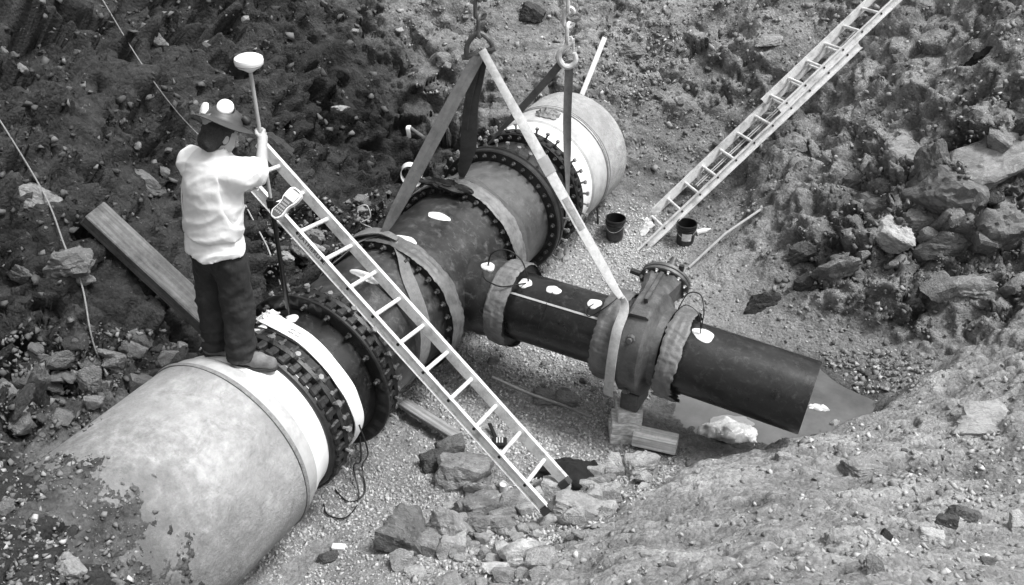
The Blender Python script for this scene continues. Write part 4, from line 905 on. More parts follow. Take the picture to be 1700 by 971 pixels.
g, _ = ground_at(932, 426); crumpled('paper_bag', g, Vector((.88, .48, 0)) * .10, Vector((-.45, .85, 0)) * .09, .15, mat('grey_paper', .24, .85, .2, 9, .3, 20), 'crumpled grey paper bag on the stones beyond the branch', 'paper bag', 41, 12, (0, 0, 1), .5)
g, _ = ground_at(826, 740); t = thing('ratchet_strap', g, 'black ratchet strap tool with shiny buckle lying between the ladder rungs', 'tool')
e2_ = Vector((-.48, .88, 0)); MB().box(g + Vector((0, 0, .05)) + e2_ * .09 - e1_ * .03, ((e2_ * .9 - e1_ * .35 + Vector((0, 0, .25))).normalized(), e1_, (e2_ * .9 - e1_ * .35 + Vector((0, 0, .25))).normalized().cross(e1_)), (.11, .016, .010), .004).build('handle', BLK, t)
MB().box(g + Vector((.02, 0, .035)), (e1_, e2_, (0, 0, 1)), (.06, .05, .032), .010).build('frame', BLK, t)
for k in (-1, 0, 1): MB().box(g + Vector((.02, 0, .072)) + e1_ * (.022 * k), (e1_, e2_, (0, 0, 1)), (.006, .03, .004), .001).build('buckle_bar', STEEL, t)
v, f = crumple(g + Vector((.0, -.03, 0)), e1_ * .12, e2_ * .07, .05, 10, 44, Vector((0, 0, 1)), .5); mesh_obj('strap', v, f, BLK, t, True, None, 40)
g, _ = ground_at(562, 912); beam('foam_block', g + Vector((-.04, -.02, .03)), g + Vector((.05, .02, .03)), .05, .03, mat('white_foam', .8, .8, .05), 'small white foam block on the gravel near the big pipe', 'foam block')
g, _ = ground_at(836, 816); t = thing('tin_can', g, 'small bright tin can wedged between the rocks by the ladder', 'can'); MB().lathe([(0, .001), (0, .03), (.07, .03), (.07, .027), (.06, .026), (.06, .001)], g + Vector((0, 0, .01)), 'z', 20).build('can', STEEL, t)
# ------------------------------------------------------------------ the worker: smooth implicit surfaces, meshed with surface nets
E1 = np.array([_cy, _sy, 0.0]); E2 = np.array([-_sy, _cy, 0.0]); FT = np.array([.03, -.30, 1.60])
def loc2w(p): p = np.atleast_2d(p); return FT + p[:, :1] * E1 + p[:, 1:2] * E2 + p[:, 2:3] * np.array([0, 0, 1.0])
def L2(a, b, h): return Vector(loc2w(np.array([[a, b, h]]))[0])
def smin(a, b, k): t = np.clip(.5 + .5 * (b - a) / k, 0, 1); return b * (1 - t) + a * t - k * t * (1 - t)
def cone(P, a, b, ra, rb):
    a = np.array(a, float); b = np.array(b, float); d = b - a; t = np.clip(((P - a) @ d) / (d @ d), 0, 1)
    return np.linalg.norm(P - a - t[:, None] * d, axis=1) - (ra + (rb - ra) * t)
def chain_sdf(P, pts, rs, k=.02):
    r = None
    for i in range(len(pts) - 1):
        d = cone(P, pts[i], pts[i + 1], rs[i], rs[i + 1]); r = d if r is None else smin(r, d, k)
    return r
def ell(P, c, R, ax=None):
    q = P - np.array(c, float)
    if ax is not None: q = q @ np.array(ax).T
    q = q / np.array(R); n = np.linalg.norm(q, axis=1); return (n - 1) * min(R) * np.maximum(1, 0 * n + 1)
def surface_net(fn, lo, hi, res):
    lo = np.array(lo, float); hi = np.array(hi, float); n = np.ceil((hi - lo) / res).astype(int) + 1
    ax = [lo[i] + res * np.arange(n[i]) for i in range(3)]
    G = np.stack(np.meshgrid(*ax, indexing='ij'), -1).reshape(-1, 3); D = np.empty(len(G))
    for k in range(0, len(G), 400000): D[k:k + 400000] = fn(G[k:k + 400000])
    D = D.reshape(n); S = D < 0
    # vertices: mean of edge crossings in each mixed cell
    acc = np.zeros(tuple(n - 1) + (3,)); cnt = np.zeros(tuple(n - 1))
    I = np.stack(np.meshgrid(*[np.arange(m) for m in n], indexing='ij'), -1).astype(float)
    for axis in range(3):
        sl0 = [slice(None)] * 3; sl1 = [slice(None)] * 3; sl0[axis] = slice(0, -1); sl1[axis] = slice(1, None)
        d0, d1 = D[tuple(sl0)], D[tuple(sl1)]; cr = (d0 < 0) != (d1 < 0)
        t = np.where(cr, d0 / np.where(cr, d0 - d1, 1), 0); pos = I[tuple(sl0)].copy(); pos[..., axis] += t
        o = [x for x in range(3) if x != axis]
        for da in (0, 1):
            for db in (0, 1):
                src = [slice(None)] * 3; src[o[0]] = slice(da, da + n[o[0]] - 1); src[o[1]] = slice(db, db + n[o[1]] - 1)
                c_ = cr[tuple(src)]; acc += np.where(c_[..., None], pos[tuple(src)], 0); cnt += c_
    act = cnt > 0; idx = -np.ones(act.shape, int); idx[act] = np.arange(act.sum())
    V = lo + res * (acc[act] / cnt[act][:, None]); F = []
    for axis in range(3):
        o = [x for x in range(3) if x != axis]
        sl0 = [slice(1, -1)] * 3; sl1 = [slice(1, -1)] * 3; sl0[axis] = slice(0, -1); sl1[axis] = slice(1, None)
        s0, s1 = S[tuple(sl0)], S[tuple(sl1)]; cr = np.argwhere(s0 != s1)
        if not len(cr): continue
        inside0 = s0[s0 != s1]; base = cr.copy(); base[:, o[0]] += 1; base[:, o[1]] += 1
        def cell(da, db):
            q = base.copy(); q[:, o[0]] -= da; q[:, o[1]] -= db; return idx[q[:, 0], q[:, 1], q[:, 2]]
        a, b, c, d = cell(1, 1), cell(0, 1), cell(0, 0), cell(1, 0); flip = inside0 if axis != 1 else ~inside0
        F.append(np.where(flip[:, None], np.stack([a, b, c, d], 1), np.stack([d, c, b, a], 1)))
    return V, np.concatenate(F)
def sdf_part(name, fn, lo, hi, res, m, parent):
    V, F = surface_net(fn, lo, hi, res); o = mesh_obj(name, loc2w(V), F, m, parent, True); return o

SKIN = mat('skin', .36, .55, .10, 14, .08, 90); HAIR = mat('dark_hair', .02, .7, .4, 60, .5, 120)
SHIRT = mat('white_shirt', .76, .9, .03, 20, .25, 9); VESTM = mat('pale_vest', .66, .9, .04, 30, .2, 12)
JEANS = mat('dark_jeans', .013, .9, .35, 20, .25, 40, dirt=.03, dirt_scale=6, dirt_amt=.6); BOOT = mat('leather_boot', .16, .8, .3, 18, .25, 50, dirt=.09, dirt_scale=8, dirt_amt=.5); SOLE = mat('boot_sole', .02, .8)
PH = rad(52); fwd = np.array([math.cos(PH), math.sin(PH), 0]); rgt = np.array([math.sin(PH), -math.cos(PH), 0])
def tframe(P, c=(-.01, .05)):
    q = P - np.array([c[0], c[1], 0]); return q @ rgt, q @ fwd, P[:, 2]
def torso(P, grow=0.0):
    h = P[:, 2]; cx = np.interp(h, [.7, .95, 1.2, 1.42], [-.055, -.035, .0, .045]); cyy = np.interp(h, [.7, 1.0, 1.42], [.04, .045, .085])
    q = P - np.stack([cx, cyy, 0 * h], 1); xr = q @ rgt; xf = q @ fwd
    R = np.interp(h, [.70, .80, .95, 1.15, 1.30, 1.40, 1.47], [.222, .212, .198, .205, .205, .165, .07]) + grow
    dr = np.interp(h, [.72, .85, 1.1], [.86, .80, .70]); n = np.sqrt((xr / R) ** 2 + (xf / (R * dr)) ** 2) + 1e-9
    return (n - 1) * R * .78
RSH, LSH = (.195, -.005, 1.365), (-.125, .185, 1.355); REL, RWR = (.247, .29, 1.245), (.214, .515, 1.305); LEL, LWR = (-.11, .38, 1.12), (.03, .45, 1.04)
def wr(P, s=1.0, k=14.0): return s * .008 * fbm(P * np.array([k, k, k * .55]), 3, .55)
def folds(P, amp, n): # long slanting folds and pulls in the cloth
    q = np.stack([P @ np.array([2.2, -1.0, 1.6]), P @ np.array([3.4, 3.4, -.6]), P @ np.array([-2.5, 3, 7.5])], 1) + n
    rdg = np.clip(.30 - np.abs(perlin(q)) * 1.4, 0, 1) + .35 * np.clip(.25 - np.abs(perlin(q * 1.9 + 7)) * 1.6, 0, 1)
    return -amp * 2.2 * rdg
def _old(P, amp, n):
    return amp * np.sin(P @ np.array([18, -9, 22.]) + 3 * fbm(P * 5, 2)) * np.clip(fbm(P * 4 + n, 2) + .25, 0, 1)
def shirt(P):
    d = torso(P); sh = cone(P, LSH, RSH, .078, .078); d = smin(d, sh, .07)
    mid = np.array(RSH) * .35 + np.array(REL) * .65; dirn = np.array(REL) - np.array(RSH)
    sl = cone(P, RSH, mid + dirn * .12, .088, .090); cut = (P - mid) @ (dirn / np.linalg.norm(dirn)) - .02; sl = np.maximum(sl, cut)
    ml = np.array(LSH) * .4 + np.array(LEL) * .6; sl2 = cone(P, LSH, ml, .085, .085)
    d = smin(d, smin(sl, sl2, .02), .045)
    d = d + wr(P, .7, 6) + folds(P, .012, 3)
    return np.maximum(d, .835 + .012 * np.sin(P[:, 0] * 25) - P[:, 2])
def vest(P):
    d = torso(P, .010); a = np.array(LSH) * .86 + np.array(RSH) * .14; b = np.array(RSH) * .86 + np.array(LSH) * .14
    d = smin(d, cone(P, a, b, .085, .085), .06) + wr(P, .7, 6) + folds(P, .012, 3)
    d = np.maximum(d, .955 + .006 * np.sin(P[:, 0] * 30) - P[:, 2])
    q = P - np.array([0, .05, 0]); xr = q @ rgt
    return np.maximum(d, np.abs(xr) - .185 + np.clip(P[:, 2] - 1.1, 0, 1) * .10 - np.clip(1.1 - P[:, 2], 0, 1) * .3)
def trousers(P):
    h = P[:, 2]; q = P - np.array([-.035, .045, .80]); d = ell(P, (-.035, .045, .80), (.150, .115, .15), np.array([rgt, fwd, [0, 0, 1]]))
    r = chain_sdf(P, [(.045, 0.0, .78), (.045, -.005, .43), (.018, -.045, .06)], [.106, .096, .088], .03)
    l_ = chain_sdf(P, [(-.105, .085, .77), (-.155, .105, .41), (-.185, .08, .04)], [.106, .094, .086], .03)
    d = smin(d, np.minimum(r, l_), .04)
    d = d + wr(P, 1.8, 12) + .009 * np.sin(P[:, 2] * 75 + 4 * fbm(P * 7, 2)) * np.clip((.32 - P[:, 2]) / .25, 0, 1) + folds(P, .013, 9)
    return np.maximum(d, .055 - P[:, 2])
HC = np.array([.098, .125, 1.562]); PHH = rad(42); hf = np.array([math.cos(PHH), math.sin(PHH), -.55]); hf /= np.linalg.norm(hf); hr = np.array([math.sin(PHH), -math.cos(PHH), 0]); hu = np.cross(hr, hf)
def hp_(r, f, u): return HC + hr * r + hf * f + hu * u
def body(P):
    d = torso(P, -.03); d = smin(d, cone(P, LSH, RSH, .05, .05), .05)
    d = smin(d, cone(P, (.055, .09, 1.40), HC - hu * .05, .062, .056), .03)
    d = smin(d, ell(P, hp_(0, -.012, .02), (.077, .098, .105), np.array([hr, hf, hu])), .02)
    d = smin(d, ell(P, hp_(0, .03, -.055), (.058, .062, .062), np.array([hr, hf, hu])), .03)
    d = smin(d, cone(P, hp_(0, .092, .012), hp_(0, .108, -.018), .009, .014), .012)            # nose
    d = smin(d, cone(P, hp_(-.02, .088, -.055), hp_(.02, .088, -.055), .008, .008), .008)       # lips
    d = np.maximum(d, -cone(P, hp_(-.018, .102, -.047), hp_(.018, .102, -.047), .004, .004))
    for s_ in (-1, 1):
        d = smin(d, ell(P, hp_(.077 * s_, -.012, -.01), (.012, .020, .034), np.array([hr, hf, hu])), .006)   # ears
        d = np.maximum(d, -ell(P, hp_(.032 * s_, .098, .022), (.017, .012, .010), np.array([hr, hf, hu])))   # eye sockets
        d = smin(d, ell(P, hp_(.032 * s_, .080, .022), (.012, .012, .011), np.array([hr, hf, hu])), .003)
    d = smin(d, chain_sdf(P, [RSH, REL, RWR], [.052, .043, .029], .02), .03)
    d = smin(d, chain_sdf(P, [LSH, LEL, LWR], [.052, .043, .029], .02), .03)
    # right hand closed round the pole, left hand relaxed in front of the belly
    pal = cone(P, (.210, .535, 1.310), (.208, .568, 1.335), .030, .034); d = smin(d, pal, .02)
    for k in range(4):
        z = 1.302 + .0215 * k; o = .004 * math.sin(k)
        d = np.minimum(d, chain_sdf(P, [(.212, .572, z), (.214 + o, .606, z + .003), (.196, .628, z + .004), (.173, .621, z + .004), (.168, .604, z + .003)], [.0115, .0105, .0098, .0092, .0085], .006))
    d = np.minimum(d, chain_sdf(P, [(.192, .555, 1.352), (.172, .577, 1.362), (.166, .602, 1.372), (.176, .624, 1.378)], [.013, .0115, .0105, .009], .006))
    w = np.array(LWR); pal = cone(P, w, w + np.array([.055, .035, -.02]), .028, .034); d = smin(d, pal, .02)
    for k in range(4):
        b0 = w + np.array([.075, .045 + .0 * k, -.052 + .022 * k]); d = np.minimum(d, chain_sdf(P, [b0, b0 + [.028, .018, -.006], b0 + [.040, .004, -.010], b0 + [.036, -.012, -.010]], [.011, .0102, .0095, .0085], .006))
    d = np.minimum(d, chain_sdf(P, [w + [.035, .02, .012], w + [.06, .005, .03], w + [.082, .006, .034]], [.0125, .011, .0095], .006))
    return d
def hair(P):
    d = ell(P, hp_(0, -.022, .018), (.086, .105, .108), np.array([hr, hf, hu]))
    d = smin(d, cone(P, hp_(-.035, -.075, -.07), hp_(.035, -.075, -.07), .045, .045), .03)
    q = P - HC; f = q @ hf; u = q @ hu; r = np.abs(q @ hr)
    return np.maximum(np.maximum(d + .006 * fbm(P * 40, 2), f - .015 - .5 * (u - .0) * (u > .03)), -.125 - u)
def boot(c, h0, tilt):
    def fn(P):
        q = P - np.array([c[0], c[1], h0]); x = q[:, 0] * math.cos(tilt) - q[:, 2] * math.sin(tilt); z = q[:, 0] * math.sin(tilt) + q[:, 2] * math.cos(tilt); Q = np.stack([x, q[:, 1], z], 1)
        d = chain_sdf(Q, [(-.055, 0, .05), (.08, -.008, .05), (.165, -.012, .042)], [.046, .050, .045], .03)
        d = smin(d, cone(Q, (-.03, 0, .07), (-.035, 0, .17), .058, .064), .03) + .003 * fbm(Q * 30, 2)
        return np.maximum(np.maximum(d, .016 - z), z - .165)
    def sole(P):
        q = P - np.array([c[0], c[1], h0]); x = q[:, 0] * math.cos(tilt) - q[:, 2] * math.sin(tilt); z = q[:, 0] * math.sin(tilt) + q[:, 2] * math.cos(tilt); Q = np.stack([x, q[:, 1], 0 * z], 1)
        d = chain_sdf(Q, [(-.055, 0, 0), (.08, -.008, 0), (.165, -.012, 0)], [.049, .054, .049], .03)
        return np.maximum(d, np.abs(z - .010) - .011)
    return fn, sole
t = thing('person', FT, 'worker in white T-shirt, pale vest and brimmed hat standing on the near pipe', 'person')
sdf_part('body', body, (-.22, -.1, 1.0), (.31, .68, 1.72), .0065, SKIN, t)
sdf_part('shirt', shirt, (-.33, -.26, .68), (.38, .42, 1.50), .009, SHIRT, t)
sdf_part('vest', vest, (-.33, -.26, .82), (.36, .36, 1.50), .009, VESTM, t)
sdf_part('trousers', trousers, (-.32, -.2, .03), (.22, .27, .98), .009, JEANS, t)
sdf_part('hair', hair, (-.03, -.02, 1.44), (.25, .28, 1.72), .008, HAIR, t)
for c_, h_, tl in (((.035, -.05), -.004, -.16), ((-.175, .08), -.022, -.02)):
    fu, fs = boot(c_, h_, -tl); lo = (c_[0] - .13, c_[1] - .09, h_ - .08); hi = (c_[0] + .26, c_[1] + .09, h_ + .20)
    b_ = sdf_part('boot', fu, lo, hi, .008, BOOT, t); sdf_part('sole', fs, lo, hi, .008, SOLE, b_)
    mb = MB()
    for k in range(3):
        x = .035 + .028 * k; z = .108 - .012 * k; mb.tube([L2(c_[0] + x, c_[1] - .03, h_ + z + tl * x * 0), L2(c_[0] + x + .01, c_[1], h_ + z + .004), L2(c_[0] + x, c_[1] + .025, h_ + z)], .003, 5)
    mb.build('lace', SOLE, b_)['kind'] = 'stuff'
# wide-brimmed hard hat with ear muffs parked on the crown
HATM = mat('grey_hard_hat', .045, .5, .12, 10, .02, 40, dirt=.09, dirt_scale=6, dirt_amt=.3)
hc = np.array([.118, .130, 1.622]); up_h = np.array([.26, .52, .80]); up_h /= np.linalg.norm(up_h); xh = np.array([math.cos(PHH), math.sin(PHH), 0]); xh = xh - up_h * (xh @ up_h); xh /= np.linalg.norm(xh); yh = np.cross(up_h, xh)
prof = [(-.012, .168), (-.018, .171), (-.014, .173), (.000, .150), (.010, .128), (.016, .116), (.034, .112), (.058, .102), (.080, .082), (.096, .055), (.104, .025), (.105, .001)]
prof_in = [(.098, .001), (.088, .05), (.066, .08), (.03, .102), (.012, .112), (.004, .122), (-.006, .148), (-.012, .168)]
v = []; f = []; n = 64
for (z, r) in prof_in + prof:
    for i in range(n):
        a = 2 * math.pi * i / n; rr = r * (1.06 * math.cos(a) ** 2 + .96 * math.sin(a) ** 2); dz = -.012 * (r / .17) ** 4 * math.cos(2 * a)
        v.append(L2(*(hc + xh * rr * math.cos(a) + yh * rr * math.sin(a) + up_h * (z - dz))))
for j in range(len(prof_in + prof) - 1):
    for i in range(n): f.append((j * n + i, j * n + (i + 1) % n, (j + 1) * n + (i + 1) % n, (j + 1) * n + i))
hat = mesh_obj('hard_hat', v, f, HATM, t, True, None, 60)
CUP = mat('white_ear_cup', .85, .35, .03); PAD = mat('black_pad', .012, .6)
def cup(c, d):
    c = L2(*c); d = Vector(loc2w(np.array([d]))[0] - FT).normalized(); q = d.to_track_quat('Z', 'Y').to_matrix().to_4x4(); q.translation = c
    for nm, pr, m in (('ear_cushion', [(-.03, .001), (-.03, .040), (-.022, .050), (-.006, .052), (.004, .045)], PAD), ('ear_cup', [(.0, .042), (.004, .048), (.014, .049), (.026, .044), (.032, .028), (.034, .001)], CUP)):
        mb = MB().lathe(pr, (0, 0, 0), 'z', 28); vv = [q @ Vector(p) for p in mb.v]; vv = [c + (p - c) for p in vv]; mesh_obj(nm, vv, mb.f, m, hat, True, None, 50)
cup((.150, .115, 1.728), (.15, -.62, .77)); cup((.030, .135, 1.700), (-.80, -.35, .45))
mb = MB().tube(spline([L2(.15, .12, 1.715), L2(.155, .18, 1.725), L2(.16, .24, 1.69)], 6), .006, 6); mesh_obj('headband', mb.v, mb.f, PAD, hat)
mb = MB().tube(spline([L2(.235, .14, 1.655), L2(.25, .135, 1.645), L2(.258, .14, 1.62)], 4), [.022] * 5 + [.026] * 2 + [.02] * 2, 10); mesh_obj('lamp_bracket', mb.v, mb.f, PAD, hat)
# grey reflective strips on the vest
STRIPE = mat('reflective_strip', .48, .5, .08, 20)
def on_torso(side_, h, gr=.020):
    """point on the vest: side_ in radians round the trunk (0 = his right, 90 deg = back)"""
    cx = np.interp(h, [.7, .95, 1.2, 1.42], [-.055, -.035, .0, .045]); cyy = np.interp(h, [.7, 1.0, 1.42], [.04, .045, .085]); R = np.interp(h, [.70, .80, .95, 1.15, 1.30, 1.40, 1.47], [.205, .197, .190, .205, .205, .165, .07]) + gr
    return np.array([cx, cyy, h]) + rgt * R * math.cos(side_) - fwd * R * .70 * math.sin(side_)
P = [L2(*on_torso(rad(x), h)) for x, h in zip(np.linspace(158, 118, 14), np.linspace(1.33, .98, 14))]
S_ = sides_for(P, [Vector(loc2w(np.array([on_torso(rad(x) - .2, 1.1) - on_torso(rad(x) + .2, 1.1)]))[0] - FT) for x in np.linspace(158, 118, 14)])
MB().ribbon(P, S_, .035, .005).build('reflective_strip', STRIPE, t)
# seams
mb = MB(); mb.tube([L2(*on_torso(rad(x), .968, .016)) for x in np.linspace(0, 180, 30)], .004, 5); mb.build('vest_hem', mat('seam', .45, .9), t)

# ------------------------------------------------------------------ survey pole
PB = Vector((-.093, .318, 1.528)); t = thing('survey_pole', PB, 'survey pole with white dome antenna held upright by the worker', 'survey pole')
CARB = mat('black_carbon', .010, .35, .2)
MB().tube([PB, PB + Vector((0, 0, .06)), PB + Vector((0, 0, .07)), PB + Vector((0, 0, .96))], [.003, .012, .0165, .0165], 12).build('lower_pole', CARB, t)
MB().tube([PB + Vector((0, 0, .955)), PB + Vector((0, 0, 1.86))], .0125, 12).build('upper_pole', mat('grey_pole', .34, .4, .1), t)
ANT = mat('white_antenna', .85, .35, .03)
an = MB().lathe([(1.835, .001), (1.835, .022), (1.855, .050), (1.868, .074), (1.882, .082), (1.888, .086), (1.905, .090), (1.922, .086), (1.934, .066), (1.940, .035), (1.941, .001)], PB, 'z', 48).build('antenna', ANT, t)
MB().lathe([(1.880, .0845), (1.882, .0862), (1.886, .0872), (1.888, .0855)], PB, 'z', 48).build('antenna_band', mat('grey_band', .35, .5), an)
# data collector on its bracket
LA = (Vector(E1) * .63 + (Vector(E2) * .75 + Vector((0, 0, .66))) * .78).normalized(); NR = (Vector(E2) * -.66 + Vector((0, 0, .75))); NR = (NR - LA * NR.dot(LA)).normalized(); SD = LA.cross(NR)
DC = PB + Vector((0, 0, .93)) + Vector(E1) * .105 - Vector(E2) * .03
def outline(sc=1.0, n=48):
    o = []
    for i in range(n):
        a = 2 * math.pi * i / n; yy = math.copysign(abs(math.sin(a)) ** .75, math.sin(a)); wd_ = float(np.interp(yy, [-1, -.72, -.12, .28, .85, 1], [.030, .046, .032, .052, .060, .050]))
        o.append((math.copysign(abs(math.cos(a)) ** .38, math.cos(a)) * wd_ * sc, yy * .125 * (1 - (1 - sc) * .4)))
    return o
def plate(mb, out, h0, h1, bev):
    n = len(out); v = []; f = []
    for (h, k) in ((h0, 1 - bev), (h0 + .004, 1), (h1 - .003, 1), (h1, 1 - bev)):
        for (x, y) in out: v.append(DC + SD * x * k + LA * y * k + NR * h)
    for j in range(3):
        for i in range(n): f.append((j * n + i, j * n + (i + 1) % n, (j + 1) * n + (i + 1) % n, (j + 1) * n + i))
    f.append(tuple(range(n))[::-1]); f.append(tuple(3 * n + i for i in range(n))); mb.add(v, f)
mb = MB(); plate(mb, outline(1.0), -.03, .012, .06); dcb = mb.build('data_collector', mat('pale_case', .75, .45, .05), t)
mb = MB(); plate(mb, outline(.84), .008, .0135, .02); mb.build('face_panel', mat('dark_face', .07, .5, .1), dcb)
MB().box(DC + LA * .068 + NR * .0145, (SD, LA, NR), (.041, .036, .002), .001).build('screen', mat('lcd', .55, .25, .05), dcb)
mb = MB()
for r_ in range(5):
    for c_ in range(4): mb.box(DC + LA * (.012 - .022 * r_) + SD * ((c_ - 1.5) * .012 * (1 + .2 * (r_ > 2))) + NR * .0145, (SD, LA, NR), (.0045, .006, .0015))
mb.build('key', mat('grey_key', .28, .6), dcb)['kind'] = 'stuff'
mb = MB(); mb.box(PB + Vector((0, 0, .92)), (Vector(E1), Vector(E2), (0, 0, 1)), (.028, .026, .035), .008); mb.tube([PB + Vector((0, 0, .92)), DC - NR * .025], .013, 8); mb.build('bracket', CARB, t)
main_ = [o for o in bpy.data.objects if o.name == 'steel_spool'][0]; main_patch(.30, 1.66, .05, .045, 51, main_, .553); main_patch(.14, 1.95, .06, .05, 52, main_, .553)

# soft heaps: black cloth by the ladder feet, clear bag at the puddle (meshed like cloth, folded and sagging)
def heap(name, c, ax, R, amp, freq, m, label, cat, seed, res=.011):
    c = np.array(c); A_ = np.array([Vector(a) for a in ax])
    def fn(P):
        q = P - np.array([0, 0, 0]); d = ell(q, (0, 0, 0), R); w = q + .03 * np.stack([fbm(q * 7 + seed, 2), fbm(q * 7 + seed + 9, 2), 0 * q[:, 0]], 1)
        r1 = .32 - np.abs(perlin(w * freq + seed)); r2 = .32 - np.abs(perlin(w * freq * 2.1 + seed + 5)); lump = fbm(q * 5 + seed, 2)
        return np.maximum(d * 1.0 - amp * (r1 + .5 * r2) - amp * 1.6 * lump, -.03 - q[:, 2])
    V, F = surface_net(fn, (-R[0] * 1.5, -R[1] * 1.5, -.05), (R[0] * 1.5, R[1] * 1.5, R[2] * 1.8), res)
    o = mesh_obj(name, c + V @ A_, F, m, None, True, c); return tag(o, label, cat)
g, _ = ground_at(945, 792); heap('jacket', g + Vector((0, 0, .03)), (E1, E2, (0, 0, 1)), (.20, .14, .12), .05, 9, BLK, 'black cloth heaped on the stones beside the ladder feet', 'cloth', 3)
g, _ = ground_at(1205, 724); heap('plastic_bag', g + Vector((0, 0, .03)), (E1 * .96 - E2 * .25, E2 * .96 + E1 * .25, (0, 0, 1)), (.225, .12, .09), .05, 12, mat('clear_plastic', .42, .22, .25, 7, .3, 12, dirt=.6, dirt_scale=5, dirt_amt=.6), 'crumpled pale plastic bag at the edge of the puddle', 'bag', 8)
# ------------------------------------------------------------------ rocks and gravel
ICO = {}
def ico(sub):
    if sub not in ICO:
        bm = bmesh.new(); bmesh.ops.create_icosphere(bm, subdivisions=sub, radius=1); bm.verts.index_update()
        ICO[sub] = (np.array([v.co[:] for v in bm.verts]), [tuple(v.index for v in f.verts) for f in bm.faces]); bm.free()
    return ICO[sub]
def rock_shape(seed, sub, planes=11, rough=.05, flat=1.0):
    """angular broken stone: a polytope cut by random planes, edges softened and chipped"""
    r_ = np.random.default_rng(seed); V, F = ico(sub); N = r_.normal(size=(planes, 3)); N /= np.linalg.norm(N, axis=1)[:, None]; d = r_.uniform(.55, .95, planes)
    if seed % 2 == 0:      # blocky: three pairs of near-square faces and a few broken corners
        B = np.concatenate([np.eye(3), -np.eye(3)]) + r_.normal(size=(6, 3)) * .16; B /= np.linalg.norm(B, axis=1)[:, None]; N[:6] = B; d[:6] = r_.uniform(.58, .75, 6); d[6:] = r_.uniform(.72, .95, planes - 6)
    q = np.maximum(V @ N.T, 1e-3); rad_ = (d[None] / q); p = -45.0
    rr = (np.minimum(rad_, 4) ** p).sum(1) ** (1 / p); rr = np.minimum(rr, 1.35)
    P = V * rr[:, None]
    if rough > 0: P = P * (1 + rough * fbm(V * 2.6 + seed * 1.7, 5, .62))[:, None]
    P[:, 2] *= flat; P /= np.abs(P).max(0).max()
    return P, F
def rock_mesh(seed, sub, m, **kw):
    P, F = rock_shape(seed, sub, **kw); me = bpy.data.meshes.new('rock'); me.from_pydata(P.tolist(), [], F); me.update(); me.polygons.foreach_set('use_smooth', [True] * len(F)); me.set_sharp_from_angle(angle=rad(24)); me.materials.append(m); return me
def rockmat(name, base): return mat(name, base, .92, .35, 7, .9, 9, dirt=base * .5, dirt_scale=1.8, dirt_amt=.7, rnd=.22, scuff=(min(base * 2.0, .4), 3.2, (1, 1, 1)))
RM = {k: rockmat('rock_%s' % k, b) for k, b in dict(black=.035, dark=.07, mid=.125, grey=.20, pale=.33, white=.46).items()}
LIB = {}
def lib(tone_, var, big):
    k = (tone_, var, big)
    if k not in LIB: LIB[k] = rock_mesh(100 + var * 7 + (50 if big else 0), 4 if big else 3, RM[tone_], planes=9 + var % 5, rough=.20 if big else .14)
    return LIB[k]
def place_rock(px, py, wpx, hpx, tone_, label, group=None, var=None, big=True, deep=.75, sink=.38, name='rock', yaw=None, tilt=.25):
    g, dep = ground_at(px, py); sc_ = dep / CAM_F; w = wpx * sc_ / 2; h = hpx * sc_ / 2
    nn = normal_at(g.x, g.y, max(.08, w)); up = (nn * .75 + Vector((0, 0, .35))).normalized()
    x = Vector(E1); x = (x - up * x.dot(up)).normalized(); y = up.cross(x)
    M = Matrix((x * w * 1.08, y * (w * deep), up * max(h * 1.05, w * .35))).transposed().to_4x4(); M.translation = g + up * (max(h, w * .35) * (1 - 2 * sink) * .6)
    R_ = Matrix.Rotation(random.uniform(-.5, .5) if yaw is None else yaw, 4, up) @ Matrix.Rotation(random.uniform(-tilt, tilt), 4, x)
    M2 = Matrix.Translation(M.translation) @ R_ @ Matrix.Translation(-M.translation) @ M
    o = bpy.data.objects.new(name, lib(tone_, random.randrange(10) if var is None else var, big)); COL.objects.link(o); o.matrix_world = M2
    tag(o, label, 'rock', group); return o
